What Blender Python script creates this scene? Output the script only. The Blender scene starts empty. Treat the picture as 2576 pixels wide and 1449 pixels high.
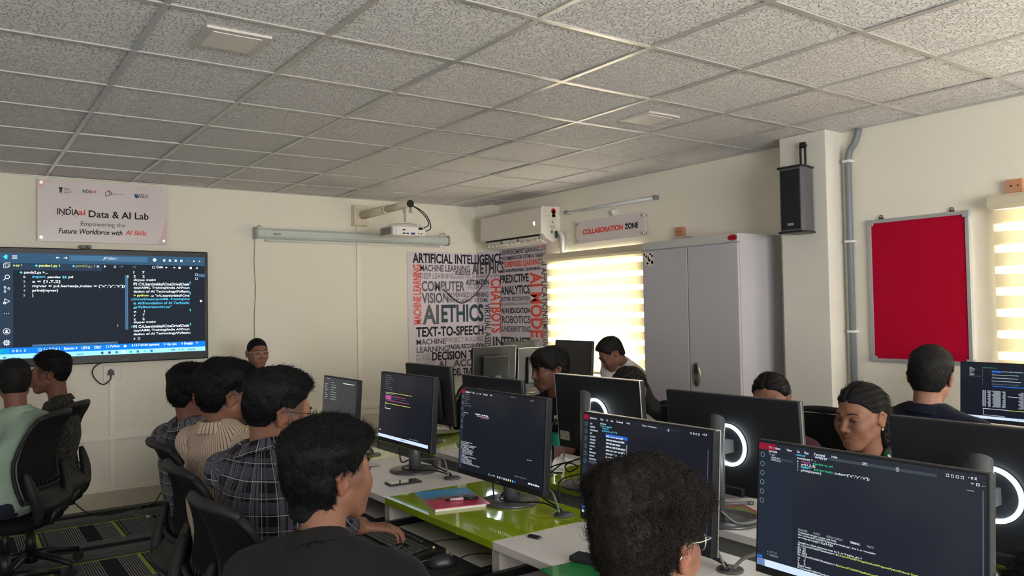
import bpy, bmesh, math, random, numpy as np
from mathutils import Vector, Matrix, Euler
R=math.radians
sc=bpy.context.scene
C=sc.collection
# ------------------------------------------------------------------ camera
cam_d=bpy.data.cameras.new('camera'); cam=bpy.data.objects.new('camera',cam_d); C.objects.link(cam); sc.camera=cam
YAW,PIT,ROL=0.620098,0.026274,-0.017878
cam_d.sensor_width=36.0; cam_d.lens=36*1990.13/2576; cam_d.clip_start=0.05; cam_d.clip_end=60
_f=Vector((math.sin(YAW)*math.cos(PIT),math.cos(YAW)*math.cos(PIT),math.sin(PIT)))
_r=Vector((math.cos(YAW),-math.sin(YAW),0)); _u=_r.cross(_f)
_rr=_r*math.cos(ROL)+_u*math.sin(ROL); _uu=-_r*math.sin(ROL)+_u*math.cos(ROL)
m=Matrix((( _rr.x,_uu.x,-_f.x,-0.6292),(_rr.y,_uu.y,-_f.y,-7.1571),(_rr.z,_uu.z,-_f.z,1.5415),(0,0,0,1)))
cam.matrix_world=m
# ------------------------------------------------------------------ colour management, world
vs=sc.view_settings; vs.view_transform='Standard'; vs.look='None'; vs.gamma=1.0; vs.use_curve_mapping=False
vs.exposure=0.5
w=bpy.data.worlds.new('sky'); sc.world=w; w.use_nodes=True
bg=w.node_tree.nodes['Background']; bg.inputs[0].default_value=(0.80,0.88,1.0,1); bg.inputs[1].default_value=1.6
# ------------------------------------------------------------------ lights: daylight entering each window opening
def area(name,loc,rot,sx,sy,power,col,spread=180):
    l=bpy.data.lights.new(name,'AREA'); l.shape='RECTANGLE'; l.size=sx; l.size_y=sy; l.energy=power; l.color=col
    l.spread=R(spread)
    o=bpy.data.objects.new(name,l); C.objects.link(o); o.location=loc; o.rotation_euler=rot; return o
# right wall windows: light just outside the glass, aimed into the room (-X)
area('daylight_window_front',(4.42,-1.78,1.5),(0,R(112),0),1.25,1.35,260,(1.0,0.98,0.96))
area('daylight_window_rear',(4.42,-6.55,1.5),(0,R(112),0),1.25,2.3,280,(1.0,0.98,0.96))
# windows of the wall behind the camera and of the left wall (not in the frame)
area('daylight_window_back',(0.6,-10.15,1.55),(R(105),0,0),3.4,1.4,200,(1.0,0.985,0.97))
area('daylight_window_left',(-3.75,-6.2,1.55),(0,R(-108),0),1.4,2.6,10,(1.0,0.98,0.96))
# ------------------------------------------------------------------ helpers
rng=np.random.default_rng(7); random.seed(7)
MATS={}
def nodes(name):
    mt=bpy.data.materials.new(name); mt.use_nodes=True; nt=mt.node_tree; return mt,nt,nt.nodes['Principled BSDF']
def N(nt,t,**k):
    n=nt.nodes.new(t)
    for a,b in k.items():
        if a.startswith('i_'):
            key=a[2:]; key=int(key) if key.isdigit() else key
            n.inputs[key].default_value=b
        else: setattr(n,a,b)
    return n
def L(nt,a,b): nt.links.new(a,b)
def c4(c): return tuple(c)+(1,) if len(c)==3 else c
def mat(name,col,rough=0.6,metal=0,spec=0.5,bump=0,bscale=40,var=0,coat=0,emit=None,estr=0,noise_detail=3,trans=0,ior=1.45):
    if name in MATS: return MATS[name]
    mt,nt,b=nodes(name); b.inputs['Base Color'].default_value=c4(col); b.inputs['Roughness'].default_value=rough
    b.inputs['Metallic'].default_value=metal; b.inputs['Specular IOR Level'].default_value=spec; b.inputs['Coat Weight'].default_value=coat
    b.inputs['Coat Roughness'].default_value=0.05; b.inputs['Transmission Weight'].default_value=trans; b.inputs['IOR'].default_value=ior
    if emit: b.inputs['Emission Color'].default_value=c4(emit); b.inputs['Emission Strength'].default_value=estr
    if bump or var:
        tc=N(nt,'ShaderNodeTexCoord'); nz=N(nt,'ShaderNodeTexNoise'); nz.inputs['Scale'].default_value=bscale; nz.inputs['Detail'].default_value=noise_detail
        L(nt,tc.outputs['Object'],nz.inputs['Vector'])
        if bump:
            bp=N(nt,'ShaderNodeBump'); bp.inputs['Strength'].default_value=bump; bp.inputs['Distance'].default_value=0.002
            L(nt,nz.outputs['Fac'],bp.inputs['Height']); L(nt,bp.outputs['Normal'],b.inputs['Normal'])
        if var:
            mx=N(nt,'ShaderNodeMix',data_type='RGBA'); mx.inputs['A'].default_value=c4([x*(1-var) for x in col]); mx.inputs['B'].default_value=c4([min(1,x*(1+var)) for x in col])
            L(nt,nz.outputs['Fac'],mx.inputs['Factor']); L(nt,mx.outputs['Result'],b.inputs['Base Color'])
    MATS[name]=mt; return mt
def srgb(h):
    h=h.lstrip('#'); v=[int(h[i:i+2],16)/255 for i in (0,2,4)]
    return tuple(x/12.92 if x<=0.04045 else ((x+0.055)/1.055)**2.4 for x in v)
def link(name,me,mats,parent=None,smooth=False,loc=None,rot=None):
    o=bpy.data.objects.new(name,me); C.objects.link(o)
    if mats is not None:
        for mm in (mats if isinstance(mats,(list,tuple)) else [mats]): me.materials.append(mm)
    if smooth: me.polygons.foreach_set('use_smooth',[True]*len(me.polygons))
    if parent is not None: o.parent=parent
    if loc is not None: o.location=loc
    if rot is not None: o.rotation_euler=rot
    return o
def tag(o,label=None,cat=None,group=None,kind=None):
    if label: o['label']=label
    if cat: o['category']=cat
    if group: o['group']=group
    if kind: o['kind']=kind
    return o
def thing(name,label,cat,loc=(0,0,0),rz=0,group=None):
    o=bpy.data.objects.new(name,None); C.objects.link(o); o.location=loc; o.rotation_euler=(0,0,rz); o.empty_display_size=0.05
    return tag(o,label,cat,group)
class MB:
    """collects shapes into one mesh; every face carries the index of the current material"""
    def __init__(s): s.v=[]; s.f=[]; s.mi=[]; s.M=Matrix.Identity(4); s.k=0; s.sm=[]; s.smooth=False
    def add(s,vs,fs):
        b=len(s.v)
        for p in vs: s.v.append(tuple(s.M@Vector(p)))
        for f in fs: s.f.append(tuple(b+i for i in f)); s.mi.append(s.k); s.sm.append(s.smooth)
        return s
    def box(s,x0,y0,z0,x1,y1,z1,bev=0):
        if x0>x1:x0,x1=x1,x0
        if y0>y1:y0,y1=y1,y0
        if z0>z1:z0,z1=z1,z0
        if bev:
            bev=min(bev,(x1-x0)/2.01,(y1-y0)/2.01,(z1-z0)/2.01)
            bm=bmesh.new(); bmesh.ops.create_cube(bm,size=1)
            for v in bm.verts: v.co=Vector(((x0+x1)/2+v.co.x*(x1-x0),(y0+y1)/2+v.co.y*(y1-y0),(z0+z1)/2+v.co.z*(z1-z0)))
            bmesh.ops.bevel(bm,geom=bm.edges[:],offset=bev,segments=2,affect='EDGES',profile=0.6)
            return s.bm(bm)
        v=[(x0,y0,z0),(x1,y0,z0),(x1,y1,z0),(x0,y1,z0),(x0,y0,z1),(x1,y0,z1),(x1,y1,z1),(x0,y1,z1)]
        return s.add(v,[(0,3,2,1),(4,5,6,7),(0,1,5,4),(1,2,6,5),(2,3,7,6),(3,0,4,7)])
    def bm(s,bm):
        bm.verts.index_update(); vs=[v.co[:] for v in bm.verts]; fs=[[v.index for v in f.verts] for f in bm.faces]; bm.free(); return s.add(vs,fs)
    def cyl(s,a,b,r0,r1=None,n=16,cap=True,squash=None):
        a=Vector(a);b=Vector(b); r1=r0 if r1 is None else r1; d=(b-a).normalized()
        up=Vector((0,0,1)) if abs(d.z)<0.9 else Vector((1,0,0)); x=d.cross(up).normalized(); y=d.cross(x)
        q=squash or (1,1); vs=[]
        for p,r in ((a,r0),(b,r1)):
            for i in range(n): t=2*math.pi*i/n; vs.append(p+x*math.cos(t)*r*q[0]+y*math.sin(t)*r*q[1])
        fs=[(i,(i+1)%n,n+(i+1)%n,n+i) for i in range(n)]
        if cap: fs+= [tuple(range(n-1,-1,-1)),tuple(range(n,2*n))]
        sm=s.smooth; s.smooth=False; s.add(vs,fs); 
        for i in range(len(fs)): s.sm[-len(fs)+i]= i<n
        s.smooth=sm; return s
    def tube(s,pts,r,n=8,closed=False,cap=True):
        P=[Vector(p) for p in pts]; m_=len(P); rs=r if hasattr(r,'__len__') else [r]*m_
        vs=[]; px=None
        for i in range(m_):
            if closed: d=(P[(i+1)%m_]-P[i-1])
            else: d=P[min(i+1,m_-1)]-P[max(i-1,0)]
            d.normalize()
            if px is None:
                up=Vector((0,0,1)) if abs(d.z)<0.9 else Vector((1,0,0)); px=d.cross(up).normalized()
            else:
                px=(px-d*px.dot(d)); px.normalize()
            y=d.cross(px)
            for k in range(n): t=2*math.pi*k/n; vs.append(P[i]+px*math.cos(t)*rs[i]+y*math.sin(t)*rs[i])
        fs=[]
        for i in range(m_ if closed else m_-1):
            a=i*n;b=((i+1)%m_)*n
            for k in range(n): fs.append((a+k,a+(k+1)%n,b+(k+1)%n,b+k))
        if not closed and cap: fs+=[tuple(range(n-1,-1,-1)),tuple(range((m_-1)*n,m_*n))]
        sm=s.smooth; s.smooth=True; s.add(vs,fs); s.smooth=sm; return s
    def lathe(s,prof,n=32,center=(0,0,0),sx=1,sy=1):
        vs=[];cx,cy,cz=center
        for r,z in prof:
            for i in range(n): t=2*math.pi*i/n; vs.append((cx+r*math.cos(t)*sx,cy+r*math.sin(t)*sy,cz+z))
        fs=[]
        for j in range(len(prof)-1):
            for i in range(n): fs.append((j*n+i,j*n+(i+1)%n,(j+1)*n+(i+1)%n,(j+1)*n+i))
        fs.append(tuple(range(n-1,-1,-1))); fs.append(tuple(range((len(prof)-1)*n,len(prof)*n)))
        sm=s.smooth; s.smooth=True; s.add(vs,fs); s.smooth=sm; return s
    def ell(s,c,r,n=16,rot=None):
        bm=bmesh.new(); bmesh.ops.create_uvsphere(bm,u_segments=n,v_segments=max(6,n*2//3),radius=1)
        for v in bm.verts:
            p=Vector((v.co.x*r[0],v.co.y*r[1],v.co.z*r[2]))
            if rot is not None: p=rot@p
            v.co=p+Vector(c)
        sm=s.smooth; s.smooth=True; s.bm(bm); s.smooth=sm; return s
    def prism(s,poly,ax,a,b):
        """closed polygon of 2-D points extruded along axis ax from a to b"""
        def P(p,t):
            if ax=='x': return (t,p[0],p[1])
            if ax=='y': return (p[0],t,p[1])
            return (p[0],p[1],t)
        n=len(poly); vs=[P(p,a) for p in poly]+[P(p,b) for p in poly]
        area=sum(poly[i][0]*poly[(i+1)%n][1]-poly[(i+1)%n][0]*poly[i][1] for i in range(n))
        fl=(area>0)==((b>a)==(ax!='y'))
        fs=[(i,(i+1)%n,n+(i+1)%n,n+i) for i in range(n)]+[tuple(range(n-1,-1,-1)),tuple(range(n,2*n))]
        if not fl: fs=[f[::-1] for f in fs]
        return s.add(vs,fs)
    def quad(s,a,b,c,d): return s.add([a,b,c,d],[(0,1,2,3)])
    def build(s,name,mats,parent=None,smooth=None,loc=None,rot=None):
        me=bpy.data.meshes.new(name); me.from_pydata(s.v,[],s.f); me.update()
        if len(s.mi) and (max(s.mi)>0): me.polygons.foreach_set('material_index',s.mi)
        me.polygons.foreach_set('use_smooth',s.sm if smooth is None else [smooth]*len(s.f))
        return link(name,me,mats,parent,False,loc,rot)
def copy_tree(o,parent=None):
    c=o.copy(); C.objects.link(c); c.parent=parent
    for ch in list(o.children): copy_tree(ch,c)
    return c
def bez(pts,n=8):
    """Catmull-Rom through the points"""
    P=[np.array(p,float) for p in pts]; P=[2*P[0]-P[1]]+P+[2*P[-1]-P[-2]]; o=[]
    for i in range(1,len(P)-2):
        for k in range(n):
            t=k/n; a,b,c,d=P[i-1:i+3]
            o.append(tuple(0.5*((2*b)+(-a+c)*t+(2*a-5*b+4*c-d)*t*t+(-a+3*b-3*c+d)*t**3)))
    o.append(tuple(P[-2])); return o
# ---- lettering: built-in font turned into flat mesh, fitted to a box of the panel's own plane (u right, v up)
_tc={}
def glyphs(s,bold=0,mono=False):
    key=(s,bold)
    if key in _tc: return _tc[key]
    cu=bpy.data.curves.new('lettering','FONT'); cu.body=s; cu.size=1; cu.offset=bold; cu.resolution_u=3; cu.fill_mode='FRONT'
    if mono: cu.space_character=1.0
    o=bpy.data.objects.new('lettering',cu); C.objects.link(o)
    dg=bpy.context.evaluated_depsgraph_get(); me=o.evaluated_get(dg).to_mesh()
    v=[(p.co.x,p.co.y) for p in me.vertices]; f=[tuple(p.vertices) for p in me.polygons]
    o.evaluated_get(dg).to_mesh_clear(); bpy.data.objects.remove(o); bpy.data.curves.remove(cu)
    _tc[key]=(v,f); return v,f
class TX:
    def __init__(s): s.v=[]; s.f=[]; s.mi=[]
    def word(s,t,u0,v0,u1,v1,k=0,rot=0,bold=0,shear=0,keep=False):
        v,f=glyphs(t,bold)
        if not v: return s
        xs=[p[0] for p in v]; ys=[p[1] for p in v]; ax,bx,ay,by=min(xs),max(xs),min(ys),max(ys)
        b=len(s.v); W=max(bx-ax,1e-6);H=max(by-ay,1e-6)
        for x,y in v:
            a=(x-ax)/W; c=(y-ay)/H
            if shear: a=(a*W+shear*c*H)/(W+shear*H)
            if rot==1: a,c=1-c,a
            elif rot==-1: a,c=c,1-a
            s.v.append((u0+(u1-u0)*a,v0+(v1-v0)*c))
        for q in f: s.f.append(tuple(b+i for i in q)); s.mi.append(k)
        return s
    def rect(s,u0,v0,u1,v1,k=0):
        b=len(s.v); s.v+=[(u0,v0),(u1,v0),(u1,v1),(u0,v1)]; s.f.append((b,b+1,b+2,b+3)); s.mi.append(k); return s
    def poly(s,pts,k=0):
        b=len(s.v); s.v+=list(pts); s.f.append(tuple(range(b,b+len(pts)))); s.mi.append(k); return s
    def disc(s,u,v,r,k=0,n=16,ry=None,a0=0,a1=360):
        ry=ry or r; pts=[(u+r*math.cos(R(a0+(a1-a0)*i/n)),v+ry*math.sin(R(a0+(a1-a0)*i/n))) for i in range(n+(a1-a0<360))]
        return s.poly(pts,k)
    def ring(s,u,v,r,w,k=0,n=16,ry=None,a0=0,a1=360):
        ry=ry or r
        for i in range(n):
            A=R(a0+(a1-a0)*i/n);B=R(a0+(a1-a0)*(i+1)/n)
            s.poly([(u+r*math.cos(A),v+ry*math.sin(A)),(u+r*math.cos(B),v+ry*math.sin(B)),(u+(r-w)*math.cos(B),v+(ry-w)*math.sin(B)),(u+(r-w)*math.cos(A),v+(ry-w)*math.sin(A))],k)
        return s
    def line(s,a,b,w,k=0):
        d=(Vector(b)-Vector(a)); n=Vector((-d.y,d.x)).normalized()*w/2; a=Vector(a);b=Vector(b)
        return s.poly([tuple(a-n),tuple(b-n),tuple(b+n),tuple(a+n)],k)
    def build(s,name,mats,fn,parent=None,cuts=()):
        me=bpy.data.meshes.new(name)
        if cuts:
            bm=bmesh.new(); vv=[bm.verts.new((x,y,0)) for x,y in s.v]
            for f,k in zip(s.f,s.mi):
                try: q=bm.faces.new([vv[i] for i in f]); q.material_index=k
                except ValueError: pass
            for c in cuts: bmesh.ops.bisect_plane(bm,geom=bm.verts[:]+bm.edges[:]+bm.faces[:],plane_co=(c,0,0),plane_no=(1,0,0))
            for v in bm.verts: v.co=Vector(fn(v.co.x,v.co.y))
            bm.to_mesh(me); bm.free()
        else:
            me.from_pydata([fn(x,y) for x,y in s.v],[],s.f); me.polygons.foreach_set('material_index',s.mi)
        me.update(); return link(name,me,mats,parent)
# plain colours
WHITE=mat('white_plastic',(0.72,0.70,0.66),0.35); IVORY=mat('ivory_plastic',srgb('D2C8B0'),0.45)
BLACK=mat('black_plastic',(0.012,0.012,0.013),0.42); DARK=mat('dark_grey_plastic',(0.03,0.031,0.033),0.5)
RUBBER=mat('black_rubber_cable',(0.01,0.01,0.01),0.5); GREYC=mat('grey_cable',(0.22,0.21,0.19),0.5)
CHROME=mat('brushed_steel',(0.55,0.54,0.52),0.28,metal=1); ALU=mat('aluminium',(0.62,0.63,0.64),0.35,metal=0.7)
GLOSSB=mat('glossy_black',(0.008,0.008,0.009),0.12)
def flat(name,hexc,rough=0.6,emit=0):
    c=srgb(hexc); return mat(name,c,rough,spec=0.2,emit=c if emit else None,estr=emit)
POSTER=[('ARTIFICIAL INTELLIGENCE',0.054,2.023,1.17,2.126,'n',0),('MACHINE LEARNING',0.14,1.941,0.738,2.009,'g',0),('DEEP LEARNING',0.138,1.866,0.555,1.924,'t',0),('ROBOTICS',0.56,1.906,0.744,1.946,'n',0),('UNDERFITTING',0.56,1.866,0.751,1.902,'t',0),('AI',0.767,1.915,0.855,2.034,'b',0),('ETHICS',0.876,1.916,1.211,2.035,'b',0),('AI IN HEALTHCARE',0.764,1.875,1.123,1.908,'t',0),('COMPUTER',0.152,1.734,0.671,1.844,'m',0),('AUTOMATION',0.687,1.8,0.988,1.861,'n',0),('INTELLIGENT SYSTEMS',0.694,1.76,0.991,1.791,'t',0),('VISION',0.152,1.612,0.47,1.722,'m',0),('SUPERVISED LEARNING',0.479,1.671,0.98,1.725,'g',0),('INTELLIGENT SYSTEMS',0.484,1.619,0.975,1.659,'g',0),('AI',0.158,1.397,0.351,1.599,'m',0),('ETHICS',0.381,1.411,0.912,1.599,'e',0),('TEXT-TO-SPEECH',0.081,1.27,0.907,1.372,'n',0),('MACHINE',0.083,1.19,0.43,1.248,'g',0),('PROJECT BUILDING',0.437,1.191,0.904,1.252,'t',0),('LEARNING',0.085,1.111,0.461,1.172,'g',0),('FACIAL RECOGNITION',0.466,1.132,0.916,1.18,'n',0),('AI IN BUSINESS',0.078,1.067,0.252,1.101,'t',0),('DECISION TREE',0.263,1.022,0.914,1.112,'n',0),('PATTERN',0.08,1.024,0.251,1.06,'t',0),('RECOGNITION',0.082,0.991,0.303,1.019,'t',0),('AI',0.333,0.949,0.431,1.019,'m',0),('ACCESS',0.515,0.943,0.921,1.02,'m',0),('MODEL TRAINING',0.414,0.852,0.919,0.928,'n',0),('SUP',0.93,0.856,0.992,0.897,'t',0),('REINFORCEMENT LEARNING',1.185,2.099,1.812,2.149,'g',0),('AI TRENDS',1.819,2.13,1.933,2.152,'r',0),('ROBOTICS',1.818,2.102,1.933,2.122,'g',0),('RECOMMENDATION SYSTEMS AI TRAINING',1.183,2.043,1.922,2.086,'g',0),('SUPERVISED LEARNING',1.218,1.968,1.829,2.031,'r',0),('UNSUPERVISED LEARNING',1.22,1.919,1.833,1.952,'n',0),('PREDICTIVE',1.138,1.808,1.639,1.895,'n',0),('ANALYTICS',1.146,1.689,1.653,1.779,'n',0),('PATTERN RECOGNITION',1.147,1.621,1.649,1.665,'g',0),('AI ALGORITHMS AI DEVELOPMENT',1.15,1.578,1.648,1.604,'t',0),('AI IN EDUCATION',1.15,1.496,1.65,1.551,'n',0),('ROBOTICS',1.16,1.393,1.654,1.469,'g',0),('UNDERFITTING',1.156,1.305,1.657,1.364,'g',0),('INTERNET',1.027,1.154,1.654,1.252,'e',0),('MACHINE LEARNING',0.055,1.401,0.147,2.008,'r',1),('VIRTUAL ASSISTANTS',0.922,0.914,1.003,1.602,'g',-1),('CHATBOTS',1.009,1.292,1.148,1.863,'r',-1),('AI MODE',1.657,1.254,1.852,1.902,'r',-1),('AI APPLICATIONS',1.846,1.428,1.938,2.026,'g',-1),('EMERGENCY',1.847,1.098,1.927,1.418,'g',-1)]
SIGN=[('INDIA',0.069,2.343,0.219,2.391,'k',''),('ai',0.212,2.347,0.264,2.389,'r',''),('Data & AI Lab',0.288,2.332,0.731,2.388,'k',''),('Empowering the',0.232,2.251,0.552,2.296,'g',''),('Future Workforce with',0.077,2.195,0.538,2.237,'k','i'),('AI Skills',0.554,2.202,0.719,2.24,'r','i'),('INDIA',0.246,2.525,0.314,2.552,'k',''),('ai',0.317,2.53,0.343,2.551,'r',''),('Digital India',0.458,2.521,0.542,2.538,'g',''),('NIELIT',0.657,2.513,0.728,2.53,'k','')]
TVTXT=[('PyBasic',0.412,1.989,0.487,2.016,'w'),('o.py 1',-0.227,1.927,-0.169,1.945,'y'),('pandas1.py 1',-0.058,1.924,0.081,1.948,'y'),('panda2.py 1',0.192,1.925,0.322,1.95,'y'),('panda2.py >...',-0.156,1.871,-0.001,1.895,'w'),('1',-0.161,1.841,-0.148,1.856,'g'),('2',-0.161,1.807,-0.148,1.824,'g'),('3',-0.161,1.772,-0.148,1.789,'g'),('4',-0.161,1.738,-0.148,1.754,'g'),('5',-0.161,1.702,-0.149,1.719,'g'),('import',-0.102,1.838,-0.017,1.86,'c'),('pandas',-0.001,1.837,0.085,1.859,'w'),('as',0.098,1.841,0.127,1.859,'c'),('pd',0.14,1.838,0.172,1.861,'w'),('a = [1,7,2]',-0.102,1.802,0.083,1.825,'w'),('myvar = pd.Series(a,index = ["x","y","z"])',-0.102,1.767,0.539,1.791,'w'),('print(myvar)',-0.102,1.733,0.069,1.757,'w'),('1     7',0.605,1.886,0.689,1.904,'w'),('2     2',0.605,1.853,0.689,1.872,'w'),('dtype: int64',0.605,1.82,0.773,1.841,'w'),('PS C:\\Users\\mbkal\\OneDrive\\Desk',0.605,1.787,1.038,1.81,'w'),('top\\AIML Training\\India AI\\Foun',0.605,1.756,1.038,1.778,'w'),('dation of AI Technology\\PyBasic',0.605,1.724,1.037,1.747,'w'),('> python',0.605,1.693,0.717,1.714,'y'),('-u "c:\\Users\\mbkal\\One',0.732,1.694,1.037,1.713,'w'),('Drive\\Desktop\\AIML Training\\Ind',0.604,1.661,1.037,1.683,'c'),('ia AI\\Foundation of AI Technolo',0.604,1.632,1.037,1.653,'c'),('gy\\PyBasic\\panda2.py"',0.604,1.597,0.895,1.62,'c'),('x     1',0.604,1.567,0.688,1.585,'w'),('y     7',0.604,1.535,0.688,1.554,'w'),('z     2',0.604,1.504,0.687,1.523,'w'),('dtype: int64',0.603,1.475,0.771,1.495,'w'),('PS C:\\Users\\mbkal\\OneDrive\\Desk',0.603,1.44,1.035,1.462,'w'),('top\\AIML Training\\India AI\\Foun',0.603,1.407,1.035,1.429,'w'),('dation of AI Technology\\PyBasic:',0.603,1.377,1.044,1.399,'w'),('>',0.603,1.344,0.616,1.363,'w'),('Code',0.779,1.931,0.828,1.952,'w'),('Ln 5,Col 1',-0.024,1.281,0.077,1.305,'w'),('Spaces: 4',0.108,1.282,0.199,1.305,'w'),('UTF-8',0.228,1.284,0.286,1.305,'w'),('CRLF',0.317,1.286,0.365,1.306,'w'),('{ } Python',0.399,1.285,0.5,1.31,'w'),('3.12.7 64-bit (system)',0.589,1.287,0.798,1.31,'w'),('Go Live',0.86,1.29,0.932,1.31,'w'),('Prettier',0.994,1.289,1.066,1.311,'w'),('0',-0.208,1.283,-0.195,1.3,'w'),('3',-0.157,1.284,-0.146,1.301,'w'),('Search',0.195,1.24,0.239,1.255,'k')]
# ------------------------------------------------------------------ the room
XL,XR,XR2,YF,YB,H=-3.7,4.10,4.06,-0.04,-10.1,2.64
def struct(o,label=None):
    o['kind']='structure'; 
    if label:o['label']=label
    return o
wallm=mat('wall_paint_cream',srgb('E6E0D0'),0.75,spec=0.25,bump=0.08,bscale=90,var=0.015)
# ceiling tiles: vermiculated relief
def tile_material():
    mt,nt,b=nodes('ceiling_tile_relief'); b.inputs['Base Color'].default_value=c4(srgb('E9E5E2')); b.inputs['Roughness'].default_value=0.85; b.inputs['Specular IOR Level'].default_value=0.2
    tc=N(nt,'ShaderNodeTexCoord'); n1=N(nt,'ShaderNodeTexNoise'); n1.inputs['Scale'].default_value=24; n1.inputs['Detail'].default_value=1.5
    L(nt,tc.outputs['Object'],n1.inputs['Vector'])
    mx=N(nt,'ShaderNodeVectorMath',operation='MULTIPLY_ADD'); mx.inputs[1].default_value=(0.035,0.035,0.0); L(nt,n1.outputs['Color'],mx.inputs[0]); L(nt,tc.outputs['Object'],mx.inputs[2])
    vo=N(nt,'ShaderNodeTexVoronoi',feature='DISTANCE_TO_EDGE',voronoi_dimensions='2D'); vo.inputs['Scale'].default_value=52; L(nt,mx.outputs[0],vo.inputs['Vector'])
    n2=N(nt,'ShaderNodeTexNoise'); n2.inputs['Scale'].default_value=34; n2.inputs['Detail'].default_value=2; L(nt,tc.outputs['Object'],n2.inputs['Vector'])
    cr=N(nt,'ShaderNodeMapRange'); cr.inputs[1].default_value=0.0; cr.inputs[2].default_value=0.13; cr.inputs[3].default_value=1; cr.inputs[4].default_value=0; cr.interpolation_type='SMOOTHSTEP'; L(nt,vo.outputs['Distance'],cr.inputs[0])
    st=N(nt,'ShaderNodeMapRange'); st.inputs[1].default_value=0.40; st.inputs[2].default_value=0.52; L(nt,n2.outputs['Fac'],st.inputs[0])
    ml=N(nt,'ShaderNodeMath',operation='MULTIPLY'); L(nt,cr.outputs[0],ml.inputs[0]); L(nt,st.outputs[0],ml.inputs[1])
    bp=N(nt,'ShaderNodeBump'); bp.inputs['Strength'].default_value=1.0; bp.inputs['Distance'].default_value=0.007; L(nt,ml.outputs[0],bp.inputs['Height']); L(nt,bp.outputs[0],b.inputs['Normal'])
    return mt
TILE=tile_material(); TEE=mat('ceiling_tee_metal',(0.55,0.53,0.49),0.3,metal=0.35)
mb=MB(); 
xs=[XL]+[0.6*i for i in range(-6,7)]+[XR]; ys=[YB]+[-0.6*j for j in range(16,0,-1)]+[YF]
rr=random.Random(3)
for i in range(len(xs)-1):
    for j in range(len(ys)-1):
        a=[rr.uniform(0.0,0.006) for _ in range(4)]
        x0,x1,y0,y1=xs[i]+.004,xs[i+1]-.004,ys[j]+.004,ys[j+1]-.004
        if rr.random()<0.82: t=rr.uniform(0.0,0.003); a=[t]*4
        z=H+0.003
        mb.add([(x0,y0,z+a[0]),(x1,y0,z+a[1]),(x1,y1,z+a[2]),(x0,y1,z+a[3]),(x0,y0,z+.02),(x1,y0,z+.02),(x1,y1,z+.02),(x0,y1,z+.02)],[(0,3,2,1),(4,5,6,7),(0,1,5,4),(1,2,6,5),(2,3,7,6),(3,0,4,7)])
mb.k=1; mb.box(XL-.2,YB-.2,H+.03,XR+.6,YF+.2,H+.08)
struct(mb.build('ceiling',[TILE,mat('void_dark',(0.02,0.02,0.02),0.9)]),'suspended ceiling of square relief tiles')
mb=MB()
for x in xs[1:-1]: mb.box(x-.012,YB,H-.002,x+.012,YF,H+.003)
for y in ys[1:-1]: mb.box(XL,y-.0118,H-.0024,XR,y+.0118,H+.0028)
mb.box(XL,YF-.02,H-.004,XR,YF,H+.003); mb.box(XR-.02,YB,H-.004,XR+.02,YF,H+.003); mb.box(XR2-.02,YB,H-.0045,XR2+.02,-4.2,H+.003); mb.box(XL,YB,H-.004,XL+.02,YF,H+.003)
struct(mb.build('trim_1',TEE),'metal grid holding the ceiling tiles')
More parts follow.
